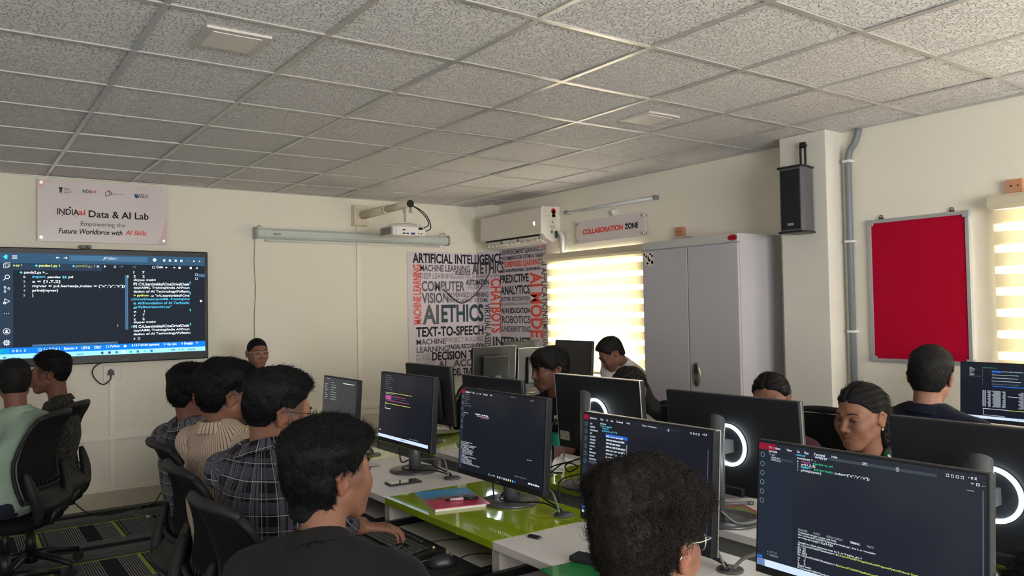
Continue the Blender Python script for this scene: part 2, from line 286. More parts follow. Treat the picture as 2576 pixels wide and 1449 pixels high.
# carpet tiles 0.5 m: strips, lime lines, alternating direction
def carpet():
    mt,nt,b=nodes('carpet_tiles'); b.inputs['Roughness'].default_value=0.95; b.inputs['Specular IOR Level'].default_value=0.1
    tc=N(nt,'ShaderNodeTexCoord'); mp=N(nt,'ShaderNodeMapping'); mp.inputs['Location'].default_value=(0.13,0.03,0); L(nt,tc.outputs['Object'],mp.inputs['Vector'])
    sp=N(nt,'ShaderNodeSeparateXYZ'); L(nt,mp.outputs[0],sp.inputs[0])
    def M(op,a,b_=None,c=None):
        n=N(nt,'ShaderNodeMath',operation=op)
        for i,v in enumerate((a,b_,c)):
            if v is None: continue
            if isinstance(v,(int,float)): n.inputs[i].default_value=v
            else: L(nt,v,n.inputs[i])
        return n.outputs[0]
    X,Y=sp.outputs[0],sp.outputs[1]; T=0.5
    row=M('FLOOR',M('DIVIDE',Y,T)); par=M('GREATER_THAN',M('MODULO',M('ADD',row,100.0),2.0),0.5)
    inv=M('SUBTRACT',1.0,par)
    a=M('ADD',M('MULTIPLY',X,inv),M('MULTIPLY',Y,par)); c=M('ADD',M('MULTIPLY',Y,inv),M('MULTIPLY',X,par))
    fa=M('FRACT',M('DIVIDE',a,T)); cx=M('FLOOR',M('DIVIDE',X,T))
    ra=N(nt,'ShaderNodeValToRGB'); ra.color_ramp.interpolation='CONSTANT'; L(nt,fa,ra.inputs[0])
    e=ra.color_ramp.elements
    cols=[(0,(.21,.25,.03)),(.04,(.02,.024,.028)),(.07,(.10,.105,.085)),(.085,(.03,.034,.036)),(.12,(.062,.070,.074)),(.34,(.014,.015,.017)),(.56,(.013,.014,.018)),(.76,(.016,.017,.019))]
    e[0].color=c4(cols[0][1]); e[1].position=cols[1][0]; e[1].color=c4(cols[1][1])
    for p,q in cols[2:]: k=e.new(p); k.color=c4(q)
    ln=M('GREATER_THAN',M('FRACT',M('MULTIPLY',a,72.0)),0.55)
    z1=M('MULTIPLY',M('GREATER_THAN',fa,0.76),1.0); z2=M('MULTIPLY',M('LESS_THAN',fa,0.56),M('GREATER_THAN',fa,0.34)); zz=M('MULTIPLY',M('ADD',z1,z2),ln)
    m1=N(nt,'ShaderNodeMix',data_type='RGBA'); L(nt,M('MULTIPLY',zz,0.85),m1.inputs['Factor']); L(nt,ra.outputs[0],m1.inputs['A']); m1.inputs['B'].default_value=(.20,.20,.19,1)
    # weave noise stretched along the tile direction
    nz=N(nt,'ShaderNodeTexNoise'); nz.inputs['Scale'].default_value=1; nz.inputs['Detail'].default_value=3
    cb2=N(nt,'ShaderNodeCombineXYZ'); L(nt,M('MULTIPLY',a,240.0),cb2.inputs[0]); L(nt,M('MULTIPLY',c,14.0),cb2.inputs[1]); L(nt,cb2.outputs[0],nz.inputs['Vector'])
    m2=N(nt,'ShaderNodeMix',data_type='RGBA',blend_type='MULTIPLY'); m2.inputs['Factor'].default_value=1; L(nt,m1.outputs['Result'],m2.inputs['A'])
    g=M('MULTIPLY_ADD',nz.outputs['Fac'],2.2,0.5); cg=N(nt,'ShaderNodeCombineColor'); [L(nt,g,cg.inputs[i]) for i in range(3)]; L(nt,cg.outputs[0],m2.inputs['B'])
    L(nt,m2.outputs['Result'],b.inputs['Base Color'])
    bp=N(nt,'ShaderNodeBump'); bp.inputs['Strength'].default_value=0.4; bp.inputs['Distance'].default_value=0.003; L(nt,nz.outputs['Fac'],bp.inputs['Height']); L(nt,bp.outputs[0],b.inputs['Normal'])
    return mt
mb=MB(); mb.box(XL-.1,YB-.1,-.08,XR+.1,YF+.1,0); struct(mb.build('floor',carpet()),'floor of dark carpet tiles with lime stripes')
# walls
mb=MB(); mb.box(XL-.1,YF,0,3.985,YF+.15,H+.03)
mb.prism([(3.985,YF),(XR+.01,-.335),(XR+.2,-.335),(XR+.2,YF+.15),(3.985,YF+.15)],'z',0,H+.03)
struct(mb.build('wall_front',wallm),'cream front wall')
def wall_x(x0,x1,ya,yb,openings,name,label):
    """wall slab between x0,x1 from y=ya..yb with rectangular openings (y0,y1,z0,z1)"""
    mb=MB(); y=ya
    for (o0,o1,z0,z1) in sorted(openings):
        mb.box(x0,y,0,x1,o0,H+.03); mb.box(x0,o0,0,x1,o1,z0); mb.box(x0,o0,z1,x1,o1,H+.03); y=o1
    mb.box(x0,y,0,x1,yb,H+.03); return struct(mb.build(name,wallm),label)
wall_x(XR,XR+.2,-4.1,-.335,[(-2.42,-1.27,.92,2.06)],'wall_right','cream right wall with the front window')
wall_x(XR2,XR2+.2,YB,-4.1,[(-7.9,-5.27,.92,2.11)],'wall_right','cream right wall with the rear window')
wall_x(XL-.2,XL,YB,YF,[(-7.5,-4.9,.85,2.25)],'wall_left','cream left wall')
mb=MB(); mb.box(XL-.1,YB-.2,0,-1.1,YB,H+.03); mb.box(2.3,YB-.2,0,XR+.2,YB,H+.03); mb.box(-1.1,YB-.2,0,2.3,YB,.85); mb.box(-1.1,YB-.2,2.25,2.3,YB,H+.03)
struct(mb.build('wall_back',wallm),'cream back wall')
mb=MB(); mb.box(3.885,-4.27,0,XR+.01,-3.93,H+.002,bev=.006); struct(mb.build('wall_column',mat('column_paint',srgb('D5D1C5'),0.75,spec=0.25,bump=0.08,bscale=90)),'square column standing out from the right wall')
# window frames
wf=mat('window_frame_white',(0.75,0.75,0.74),0.4); glass=mat('window_glass',(1,1,1),0.02,trans=1,ior=1.1)
def window(n,x,y0,y1,z0,z1,tr,mull):
    mb=MB(); f=.045
    mb.box(x,y0,z0,x+.05,y0+f,z1); mb.box(x,y1-f,z0,x+.05,y1,z1); mb.box(x,y0,z0,x+.05,y1,z0+f); mb.box(x,y0,z1-f,x+.05,y1,z1)
    for t in tr: mb.box(x,y0,t-.03,x+.05,y1,t+.03)
    for t in mull: mb.box(x,t-.03,z0,x+.05,t+.03,z1)
    o=struct(mb.build('window_%d'%n,wf),'white framed window behind the blind')
    mb=MB(); mb.box(x+.02,y0+.02,z0+.02,x+.025,y1-.02,z1-.02); mb.build('pane',glass,o)
window(1,XR+.12,-2.42,-1.27,.92,2.06,[1.33],[-1.85]); window(2,XR2+.14,-7.9,-5.27,.92,2.11,[1.33],[-6.6])
# baseboard and surface trunking on the front wall
tr=mat('trunking_cream',srgb('ECE6D6'),0.5)
mb=MB(); mb.box(XL,YF-.016,0,3.98,YF,.115); mb.box(XL,YF-.022,.115,3.98,YF,.135); struct(mb.build('baseboard_front',mat('skirting',srgb('C6BDA8'),0.6)))
mb=MB(); mb.box(XL,YF-.02,.545,3.98,YF,.585); mb.box(XL,YF-.02,.135,3.98,YF,.16); mb.box(.435,YF-.018,.16,.475,YF,.545); mb.box(.435,YF-.018,.585,.475,YF,1.03)
mb.box(2.60,YF-.018,.585,2.64,YF,2.40); mb.box(2.0,YF-.02,.60,3.98,YF,.635)
struct(mb.build('trim_2',tr),'cream cable trunking on the front wall')
# dark gap between ceiling and column / wall
# ------------------------------------------------------------------ wall sign
def FX(y): return lambda u,v:(u,y,v)
def RXf(x): return lambda u,v:(x,-u,v)     # right wall: u grows towards the camera side (-y)
KS=flat('lettering_black','1d1b22'); RS=flat('lettering_red','d8463a'); GS=flat('lettering_grey','55525a'); BS=flat('lettering_blue','2c5f9e')
pk=mat('acrylic_sign_pink',srgb('DACFCF'),0.18,var=0.03,bscale=2.0,coat=0.2); pk2=mat('sign_pink_patch',srgb('D9B9B9'),0.2); clear=mat('clear_acrylic_edge',(0.85,0.87,0.86),0.1)
SIGNW=SIGN
t=thing('wall_sign','pale pink acrylic name board high on the front wall above the big screen','sign',(.42,YF,2.1))
def P(o,par):   # child placed in world coordinates under a translated empty
    o.parent=par; o.matrix_parent_inverse=Matrix.Translation(-par.location); return o
mb=MB(); mb.box(-.065,-.078,2.13,.872,-.070,2.615,bev=.002); P(mb.build('board',pk),t)
tx=TX()
for (s,u0,v0,u1,v1,k,it) in SIGNW: tx.word(s,u0,v0,u1,v1,{'k':0,'r':1,'g':2}[k],bold=0 if k=='g' else 0.018,shear=0.25 if it else 0)
# small emblems along the top edge
tx.disc(.094,2.548,.011,2); tx.rect(.085,2.520,.103,2.541,2); tx.rect(.083,2.512,.105,2.517,2); tx.disc(.086,2.553,.006,2); tx.disc(.102,2.553,.006,2)
for i,l in enumerate((.03,.045,.06,.05)): tx.rect(.115,2.552-i*.011,.115+l,2.555-i*.011,2)
tx.ring(.425,2.532,.020,.006,2,a0=-90,a1=100); tx.ring(.432,2.534,.024,.006,1,a0=-40,a1=110); tx.rect(.408,2.508,.413,2.545,2); tx.rect(.408,2.508,.425,2.512,2)
tx.disc(.640,2.524,.016,3); tx.disc(.628,2.535,.007,1); tx.word('- - - - -',.657,2.534,.728,2.545,0)
tx.disc(.158,2.402,.007,0); tx.line((.20,2.33),(.175,2.35),.003,2); tx.disc(.104,2.335,.006,1)
P(tx.build('lettering',[KS,RS,GS,BS],FX(-.0785)),t)
tx=TX(); tx.poly([(.79,2.135),(.868,2.135),(.868,2.36),(.85,2.30),(.83,2.20)],0); tx.poly([(-.06,2.61),(-.06,2.52),(.02,2.61)],0); P(tx.build('corner_tint',[pk2],FX(-.0783)),t)
for x,z in ((-.04,2.585),(.845,2.585),(-.04,2.16),(.845,2.16)):
    mb=MB(); mb.cyl((x,-.04,z),(x,-.088,z),.012,n=14); P(mb.build('standoff_bolt',CHROME),t)
# ------------------------------------------------------------------ big screen
t=thing('wall_display','large black interactive display on the front wall showing a code editor','screen',(.35,YF,1.1))
x0,x1,z0,z1=-.47,1.19,1.165,2.075
mb=MB(); mb.box(x0,-.125,z0,x1,-.055,z1,bev=.008); P(mb.build('casing',BLACK),t)
mb=MB(); mb.box(x0+.3,-.056,1.3,x1-.3,-.04,1.9); P(mb.build('wall_bracket',DARK),t)
SD=-.1262
def em(n,h,s=1.0): 
    s*=.92; c=srgb(h); return mat(n,(0,0,0),0.5,spec=0.06,emit=c,estr=s)
scm=em('screen_editor_dark','20262f',1.0)
mb=MB(); sx0,sx1,sz0,sz1=-.447,1.163,1.232,2.030
mb.quad((sx0,SD,sz0),(sx1,SD,sz0),(sx1,SD,sz1),(sx0,SD,sz1)); mb.v=[(a,b,c) for a,b,c in mb.v]; P(mb.build('screen_panel',scm),t)
E_=dict(w=em('px_white','e6f2ff',1.3),y=em('px_yellow','e8f07a',1.2),c=em('px_cyan','55c8f5',1.1),g=em('px_grey','aebccb',.9),k=em('px_navy','2f5a80',.8),
 title=em('px_title','33536f',1.0),side=em('px_side','2b3a4c',1.0),tab=em('px_tab','2a3d50',1.0),status=em('px_status','1273d8',1.15),task=em('px_task','8fd0f8',1.2),green=em('px_green','18c07a',1.1),search=em('px_search','456b8c',1.0),scroll=em('px_scroll','45688c',1.0))
EK=list(E_); EM=[E_[k] for k in EK]; ei=EK.index
tx=TX()
tx.rect(sx0,1.955,sx1,sz1,ei('title')); tx.rect(sx0,1.312,-.226,1.955,ei('side')); tx.rect(-.226,1.901,.365,1.955,ei('tab')); tx.rect(.541,1.429,.564,1.87,ei('scroll'))
tx.rect(sx0,1.268,sx1,1.315,ei('status')); tx.rect(sx0,sz0,sx1,1.268,ei('task')); tx.rect(-.104,1.318,.486,1.334,ei('search')); tx.rect(sx0,1.268,-.252,1.312,ei('green')); tx.rect(1.11,1.86,1.163,1.885,ei('scroll'))
P(tx.build('screen_panes',EM,FX(SD-.0006)),t)
tx=TX()
tx.rect(.147,1.978,.712,2.020,ei('search')); tx.rect(.133,1.903,.375,1.955,ei('k'))
tx.mi[-1]=ei('side')
for (s,u0,v0,u1,v1,k) in TVTXT:
    if len(s)>6 and k in 'wc' and u0>.55: pass
    tx.word(s,u0,v0-.001,u1,v1,ei(k),bold=0.014)
P(tx.build('screen_text',EM,FX(SD-.0012)),t)
tx=TX()
w_=ei('w')
for i in range(3): tx.rect(-.232,2.006-i*.009,-.20,2.010-i*.009,w_)
for s_ in (1,-1):
    c=.068 if s_==1 else .12; tx.line((c-.012*s_,2.0),(c+.012*s_,2.0),.0035,w_) ; tx.line((c-.012*s_,2.0),(c-.003*s_,2.008),.0035,w_); tx.line((c-.012*s_,2.0),(c-.003*s_,1.992),.0035,w_)
tx.ring(.398,2.005,.008,.003,w_); tx.line((.392,1.999),(.385,1.990),.003,w_)
tx.poly([(-.29,2.0),(-.272,2.018),(-.262,2.012),(-.262,1.988),(-.272,1.982)],ei('c'))
for x in (.84,.885,.93,.975):
    tx.ring(x,1.995,.012,.003,w_,n=4,a0=45,a1=405); tx.rect(x-.007,1.988,x+.001,2.002,w_)
tx.disc(.765,1.998,.014,w_); tx.rect(1.02,1.994,1.03,1.996,w_); tx.disc(1.075,1.994,.006,w_); tx.line((1.115,1.99),(1.125,1.998),.003,w_); tx.line((1.115,1.998),(1.125,1.99),.003,w_)
zz=[1.935,1.845,1.755,1.665,1.575,1.44,1.355]
for i,z in enumerate(zz):
    x=-.268
    if i==0: tx.ring(x-.004,z-.003,.022,.003,w_,n=4,a0=45,a1=405); tx.ring(x+.006,z+.005,.022,.003,w_,n=4,a0=45,a1=405)
    elif i==1: tx.ring(x+.005,z+.004,.016,.004,w_); tx.line((x-.006,z-.008),(x-.02,z-.022),.004,w_)
    elif i==2: [tx.ring(x+a,z+b,.008,.003,w_) for a,b in ((-.01,.016),(.014,.006),(-.01,-.016))]; tx.line((x-.01,z+.008),(x-.01,z-.008),.003,w_)
    elif i==3: tx.line((x-.012,z+.02),(x-.012,z-.015),.003,w_); tx.line((x-.012,z+.02),(x+.02,z),.003,w_); tx.line((x+.02,z),(x-.008,z-.015),.003,w_); tx.ring(x-.012,z-.012,.010,.004,w_)
    elif i==4: [tx.disc(x+a,z,.003,w_) for a in (-.014,0,.014)]
    elif i==5: tx.ring(x,z,.023,.003,w_); tx.disc(x,z+.006,.007,w_); tx.disc(x,z-.012,.012,w_,a0=0,a1=180)
    else: tx.ring(x,z,.017,.005,w_); tx.ring(x,z,.007,.003,w_); [tx.line((x+.015*math.cos(R(a)),z+.015*math.sin(R(a))),(x+.023*math.cos(R(a)),z+.023*math.sin(R(a))),.006,w_) for a in range(0,360,45)]
for x,z in ((-.075,1.936),(.175,1.937),(-.175,1.883)): tx.disc(x,z,.010,ei('c'),n=4)
tx.line((.338,1.930),(.352,1.944),.004,w_); tx.line((.338,1.944),(.352,1.930),.004,w_)
tx.poly([(.39,1.928),(.39,1.948),(.406,1.938)],w_); tx.ring(.468,1.937,.011,.003,w_,n=4,a0=45,a1=405); [tx.disc(.505+i*.009,1.937,.002,w_) for i in range(3)]; [tx.disc(.60+i*.009,1.937,.002,w_) for i in range(3)]
tx.ring(.758,1.937,.014,.003,w_,n=4,a0=45,a1=405)
for x in (.855,.918,.96,1.05): tx.line((x-.009,1.937),(x+.009,1.937),.003,w_); tx.line((x,1.929),(x,1.946),.003,w_)
tx.rect(.952,1.927,.968,1.943,w_); tx.ring(1.05,1.935,.012,.003,w_,n=4,a0=45,a1=405); tx.line((1.092,1.928),(1.106,1.942),.003,w_); tx.line((1.092,1.942),(1.106,1.928),.003,w_)
tx.ring(1.095,1.88,.013,.003,w_,n=4,a0=45,a1=405); tx.ring(1.095,1.845,.013,.003,w_,n=4,a0=45,a1=405)
tx.rect(-.101,1.695,-.097,1.722,w_); tx.rect(.560,1.848,.566,1.87,ei('y')); tx.ring(.642,1.353,.010,.0025,w_,n=4,a0=45,a1=405,ry=.016)
for i in range(4): tx.rect(1.04,[1.80,1.71,1.57,1.45][i],1.046,[1.822,1.735,1.59,1.47][i],ei('c'))
tx.ring(.59,1.672,.007,.0025,ei('c')); tx.ring(.59,1.452,.007,.0025,ei('c')); tx.disc(1.13,1.655,.009,w_); tx.line((.487,1.455),(.487,1.473),.003,w_)
ic=['k','side','search','w','green','search','c','status']
for i,k in enumerate(ic): tx.rect(.365+i*.052,1.240,.383+i*.052,1.258,ei(k))
tx.rect(.105,1.238,.130,1.256,ei('status')); tx.rect(-.29,1.238,-.272,1.25,ei('search'))
for x,w2 in ((.89,.03),(.95,.012),(.975,.012),(1.02,.06)): tx.rect(x,1.246,x+w2,1.252,ei('k'))
tx.ring(-.053,1.292,.012,.003,w_); tx.ring(.84,1.301,.008,.002,w_); tx.ring(.975,1.300,.008,.002,w_); tx.disc(.54,1.297,.010,w_); tx.ring(1.095,1.303,.007,.002,w_); tx.ring(-.225,1.291,.008,.0025,w_); tx.ring(-.18,1.290,.009,.0025,w_,n=3,a0=90,a1=450)
P(tx.build('screen_icons',EM,FX(SD-.0014)),t)
tx=TX(); tx.word('GLOBUS',.515,1.185,.565,1.195,0); tx.rect(.30,1.188,.315,1.193,0); tx.rect(.76,1.189,.775,1.194,0); P(tx.build('bezel_marks',[flat('bezel_grey','77777c')],FX(-.1256)),t)
t=thing('webcam','small grey webcam clipped on top of the big wall display','webcam',(.26,-.10,2.075))
mb=MB(); mb.box(-.042,-.022,.004,.042,.018,.030,bev=.006); mb.build('body',mat('webcam_grey',(.10,.10,.10),.4),t)
mb=MB(); mb.cyl((.012,-.021,.018),(.012,-.027,.018),.009); mb.build('lens',GLOSSB,t)
mb=MB(); mb.box(-.02,-.018,-.001,.02,.03,.006); mb.build('clip',DARK,t)
# socket with plug below the display
t=thing('power_socket','white switched power socket on the wall under the big display','socket',(.46,YF,1.08))
mb=MB(); mb.box(-.068,-.010,-.062,.068,.0,.062,bev=.004); mb.build('face_plate',mat('socket_white',srgb('D8D0C4'),.35),t)
mb=MB(); mb.box(.012,-.015,-.028,.040,-.009,.032,bev=.002); mb.build('switch',WHITE,t)
o=thing('power_plug','black triangular plug with looped cord in the socket under the display','plug',(.445,YF-.012,1.085))
mb=MB(); mb.prism([(-.024,-.02),(.024,-.02),(.018,.016),(0,.03),(-.018,.016)],'y',-.034,0.0); mb.build('plug_body',BLACK,o)
mb=MB(); mb.tube(bez([(0,-.03,-.015),(-.01,-.034,-.06),(-.06,-.034,-.09),(-.11,-.03,-.05),(-.135,-.028,.01),(-.11,-.03,.06),(-.04,-.03,.09),(.10,-.03,.098)],8),.0045,n=8); mb.build('cord',RUBBER,o)
# ------------------------------------------------------------------ pull-down screen case
t=thing('projector_screen','rolled up projection screen in a long pale metal case on the front wall','projection screen',(2.6,YF,2.26))
cs=mat('screen_case_paint',srgb('C3CBC4'),.35)
mb=MB(); mb.prism([(-.045,2.215),(-.105,2.215),(-.125,2.235),(-.125,2.285),(-.105,2.305),(-.045,2.305)],'x',1.615,3.60); P(mb.build('case',cs),t)
mb=MB(); mb.cyl((1.70,-.10,2.195),(3.50,-.10,2.195),.009,n=10); P(mb.build('bottom_bar',mat('bar_white',srgb('DDE0DA'),.3)),t)
for x in (1.612,3.603): mb=MB(); mb.prism([(-.042,2.208),(-.107,2.208),(-.13,2.232),(-.13,2.288),(-.107,2.312),(-.042,2.312)],'x',x-.012,x+.012); P(mb.build('end_cap',mat('cap_grey',(.32,.33,.32),.4)),t)
mb=MB(); mb.tube(bez([(3.52,-.06,2.31),(3.54,-.08,2.335),(3.58,-.09,2.33),(3.56,-.09,2.315)],5),.003,n=6); mb.tube(bez([(1.63,-.06,2.31),(1.65,-.08,2.33),(1.68,-.09,2.315)],5),.003,n=6); P(mb.build('hook',CHROME),t)
mb=MB(); mb.k=0; mb.box(1.76,-.1262,2.245,1.83,-.125,2.262); P(mb.build('brand_tag',mat('tag_grey',(.25,.26,.25),.4)),t)
mb=MB(); mb.tube(bez([(1.613,-.075,2.22),(1.605,-.065,2.0),(1.617,-.06,1.75),(1.603,-.06,1.5),(1.607,-.06,1.22),(1.60,-.06,1.0)],6),.0028,n=6); P(mb.build('power_cord',GREYC),t)
# projector on its wall arm
t=thing('projector_mount','ivory telescopic wall arm holding the projector','mount',(2.63,YF,2.47))
iv=IVORY
mb=MB(); mb.box(-.075,-.030,-.105,.075,0,.105,bev=.004); mb.box(-.068,-.055,-.098,.068,-.03,.098,bev=.012); mb.build('wall_plate',iv,t)
mb=MB(); mb.cyl((.02,-.05,.005),(.025,-.55,.005),.040,n=24); mb.build('outer_tube',iv,t)
mb=MB(); mb.cyl((.025,-.53,.005),(.03,-1.0,.005),.034,n=24); mb.cyl((.025,-.55,.005),(.025,-.565,.005),.044,n=24); mb.build('inner_tube',iv,t)
mb=MB(); mb.cyl((.03,-.995,.005),(.03,-1.012,.005),.033,n=24); mb.build('end_cap',BLACK,t)
mb=MB(); mb.box(.0,-.98,-.075,.006,-.92,-.02); mb.box(.06,-.98,-.075,.066,-.92,-.02); mb.box(.004,-.97,-.155,.062,-.93,-.07,bev=.004); mb.cyl((-.004,-.95,-.075),(.070,-.95,-.075),.009); mb.build('tilt_bracket',mat('bracket_cream',srgb('D8D0C2'),.4),t)
mb=MB(); mb.tube([(-.11,-.99,-.195),(-.10,-.99,-.168),(.03,-.97,-.158),(.16,-.95,-.168),(.17,-.95,-.195)],.007,n=8); mb.tube([(-.11,-.85,-.195),(-.10,-.86,-.168),(.03,-.9,-.158),(.16,-.88,-.168),(.17,-.86,-.195)],.007,n=8); mb.build('spider_leg',mat('bracket_cream',srgb('D8D0C2'),.4),t)
for k,dx in enumerate((0,.02)):
    mb=MB(); mb.tube(bez([(.035,-1.005,-.005),(.10+dx,-1.03,-.05),(.155+dx,-1.06,-.12),(.165+dx,-1.085,-.18-.03*k),(.115+dx,-1.085,-.215-.025*k)],6),.0045,n=8); mb.build('cable',RUBBER,t)
t=thing('projector','white ceiling projector hanging under the wall arm','projector',(2.63,-.95,2.19))
pw=mat('projector_white',srgb('D6D0CA'),.35)
mb=MB(); mb.box(-.16,-.13,0.0,.16,.12,.085,bev=.012); mb.build('body',pw,t)
mb=MB(); mb.box(-.163,-.10,.012,-.159,.105,.075); [mb.box(-.166,-.09+.018*i,.016,-.16,-.083+.018*i,.07) for i in range(10)]; mb.build('vent_grille',mat('vent_grey',(.24,.24,.22),.5),t)
mb=MB(); mb.box(-.125,-.134,.006,.15,-.129,.075); mb.build('port_panel',mat('port_white',srgb('E2DDD6'),.35),t)
mb=MB()
for x,z,w2 in ((-.055,.05,.028),(-.055,.02,.028),(-.02,.02,.024),(.085,.022,.010),(.115,.020,.018)): mb.box(x-w2/2,-.137,z-.005,x+w2/2,-.133,z+.005,bev=.002)
mb.box(.085,-.14,.055,.125,-.133,.075,bev=.002); mb.build('port',BLACK,t)
mb=MB(); mb.box(.012,-.137,.010,.052,-.133,.028); mb.build('port',mat('port_blue',(.04,.06,.28),.4),t)
mb=MB(); mb.cyl((.06,.118,.045),(.06,.14,.045),.032,n=20); mb.build('lens',GLOSSB,t)
mb=MB(); mb.cyl((2.826,YF+.002,2.197),(2.826,YF-.006,2.197),.044,n=28); mb.cyl((2.845,YF,2.185),(2.845,YF-.009,2.185),.004,n=8); tag(mb.build('junction_cover',wallm),'round cream wall cover just below the projection screen case','cover')
mb=MB(); mb.cyl((3.62,YF+.002,2.20),(3.62,YF-.005,2.20),.042,n=28); tag(mb.build('junction_cover',wallm),'round cream wall cover right of the projection screen case','cover')
# ------------------------------------------------------------------ poster
def pos(u,v,off=0.0):
    a=np.array([3.98,-.045]);b=np.array([4.09,-.33]); Lc=float(np.hypot(*(b-a)))
    u1=3.98-3.16
    if u<=u1: return (3.16+u,-.045-.003-off,v)
    if u<=u1+Lc:
        q=a+(b-a)*(u-u1)/Lc; n=np.array([(b-a)[1],-(b-a)[0]])/Lc
        if n[0]>0: n=-n
        q=q+n*(off+.003); return (q[0],q[1],v)
    return (4.0868-off,-.33-(u-u1-Lc),v)
U1=3.98-3.16; LC=math.hypot(.11,.285)
pm=mat('poster_vinyl',srgb('D6CBD1'),.55,var=.03,bscale=3)
t=thing('word_cloud_poster','large wrinkled word-cloud poster taped across the room corner','poster',(3.9,YF,.8))
tx=TX(); tx.poly([(-.006,2.140),(-.006,.83),(U1,.83),(U1,2.143),(.5,2.143)],0); tx.rect(U1,.83,U1+LC,2.15,0); tx.rect(U1+LC,.83,1.951,2.166,0)
back=[pos(u,v,-.0015) for u,v in tx.v]; mbp=MB()
for f in tx.f:
    mbp.add([pos(*tx.v[i]) for i in f]+[pos(tx.v[i][0],tx.v[i][1],-.002) for i in f],[tuple(range(len(f))),tuple(range(2*len(f)-1,len(f)-1,-1))]+[((i+1)%len(f),i,len(f)+i,len(f)+(i+1)%len(f)) for i in range(len(f))])
P(mbp.build('sheet',pm),t)
tx=TX(); pk_={'n':0,'g':1,'t':2,'m':3,'b':4,'e':5,'r':6}
for (s,u0,v0,u1,v1,k,ro) in POSTER: tx.word(s,u0,v0,u1,v1,pk_[k],rot=ro,bold=-.004 if k=='t' else (.030 if k in 'nmebr' else .016))
P(tx.build('lettering',[flat('ink_navy','2b2a33'),flat('ink_grey','4f4a50'),flat('ink_thin','6b6468'),flat('ink_mid','6a686a'),flat('ink_brown','564b50'),flat('ink_teal','3f5055'),flat('ink_red','dd5548')],lambda u,v:pos(u,v,.0012),cuts=(U1,U1+LC)),t)
mb=MB(); mb.tube(bez([(4.0,-.30,2.06),(3.985,-.31,1.95),(3.93,-.25,1.80),(3.86,-.15,1.67),(3.77,-.10,1.61),(3.68,-.085,1.65),(3.60,-.075,1.72),(3.55,-.07,1.76)],8),.005,n=8); tag(mb.build('hanging_cable',RUBBER),'loose black cable looping in front of the word-cloud poster','cable')
mb=MB(); mb.tube(bez([(3.56,-.07,1.62),(3.53,-.075,1.72),(3.56,-.075,1.79),(3.60,-.07,1.70),(3.64,-.07,1.66),(3.70,-.065,1.72)],6),.004,n=6); tag(mb.build('hanging_cable',WHITE),'thin white wire curled against the word-cloud poster','cable')
# ------------------------------------------------------------------ air conditioner (right wall)
t=thing('air_conditioner','white split air conditioner high on the right wall by the corner','air conditioner',(XR,-.85,2.2))
acw=mat('ac_white',srgb('D9D2C6'),.3,coat=.2)
prof=[(4.10,2.500),(3.90,2.495),(3.872,2.47),(3.865,2.245),(3.905,2.185),(3.955,2.150),(4.10,2.185)]
mb=MB(); mb.prism([(4.10,2.500),(3.905,2.495),(3.885,2.47),(3.885,2.25),(3.93,2.20),(4.0,2.165),(4.10,2.185)],'y',-1.335,-.335); P(mb.build('body',acw),t)
mb=MB(); mb.prism([(3.90,2.500),(3.885,2.497),(3.868,2.475),(3.862,2.25),(3.868,2.238),(3.885,2.238)],'y',-1.345,-.325); P(mb.build('front_panel',acw),t)
mb=MB(); mb.prism([(3.885,2.2375),(3.90,2.228),(3.955,2.205),(3.955,2.2375)],'y',-1.28,-.37); P(mb.build('air_slot',mat('slot_black',(.01,.01,.01),.6)),t)
mb=MB(); mb.prism([(3.893,2.188),(3.899,2.192),(3.972,2.158),(3.968,2.150)],'y',-1.29,-.38); P(mb.build('louvre_flap',acw),t)
mb=MB()
for y0,y1 in ((-.62,-.42),(-.90,-.67),(-1.24,-.95)):
    mb.box(3.896,y0,2.193,3.905,y1,2.222,bev=.003)
    for i in range(4): yy=y0+(y1-y0)*i/3; mb.box(3.892,yy-.002,2.175,3.91,yy+.002,2.198)
P(mb.build('inner_vane',acw),t)
tx=TX(); tx.rect(.43,2.437,.495,2.457,0); tx.word('LLOYD',.435,2.440,.490,2.454,1); tx.word('INVERTER',1.20,2.415,1.265,2.425,0); tx.rect(1.18,2.372,1.345,2.378,0); tx.rect(1.225,2.298,1.345,2.304,0)
P(tx.build('front_print',[KS,flat('print_white','ddd8d0')],lambda u,v:(3.8655-(v-2.25)*-.0255,-u,v)),t)
tx=TX(); tx.disc(1.238,2.345,.014,0); tx.disc(1.244,2.333,.012,0); P(tx.build('display',[mat('ac_display',(0,0,0),.3,emit=(1,1,.97),estr=3)],lambda u,v:(3.8635,-u,v)),t)
def acs(u,v): return (3.885+u,-1.3365,v)
tx=TX(); tx.rect(.115,2.385,.165,2.44,0); tx.rect(.025,2.375,.095,2.425,3); tx.word('- - - -',.03,2.405,.09,2.415,4); tx.word('= = =',.03,2.385,.09,2.398,4); tx.disc(.14,2.455,.030,1); tx.disc(.14,2.452,.018,2); tx.rect(.12,2.40,.16,2.425,4); tx.disc(.115,2.257,.015,5); tx.rect(.09,2.305,.15,2.311,4); tx.rect(.118,2.345,.132,2.358,4); tx.rect(.105,2.291,.135,2.294,4)
P(tx.build('energy_label',[flat('label_yellow','d9cf8a'),flat('label_red','c84a38'),flat('label_orange','e28f6a'),flat('label_white','e3ddd6'),flat('label_ink','6a625c'),flat('label_green','3f7a32')],acs),t)
mb=MB(); mb.tube(bez([(4.06,-1.34,2.24),(4.05,-1.39,2.25),(4.055,-1.42,2.21),(4.07,-1.40,2.12),(4.085,-1.37,2.02)],6),.020,n=12); P(mb.build('pipe_sleeve',mat('lagging_white',srgb('D9D4CE'),.6,bump=.5,bscale=60)),t)
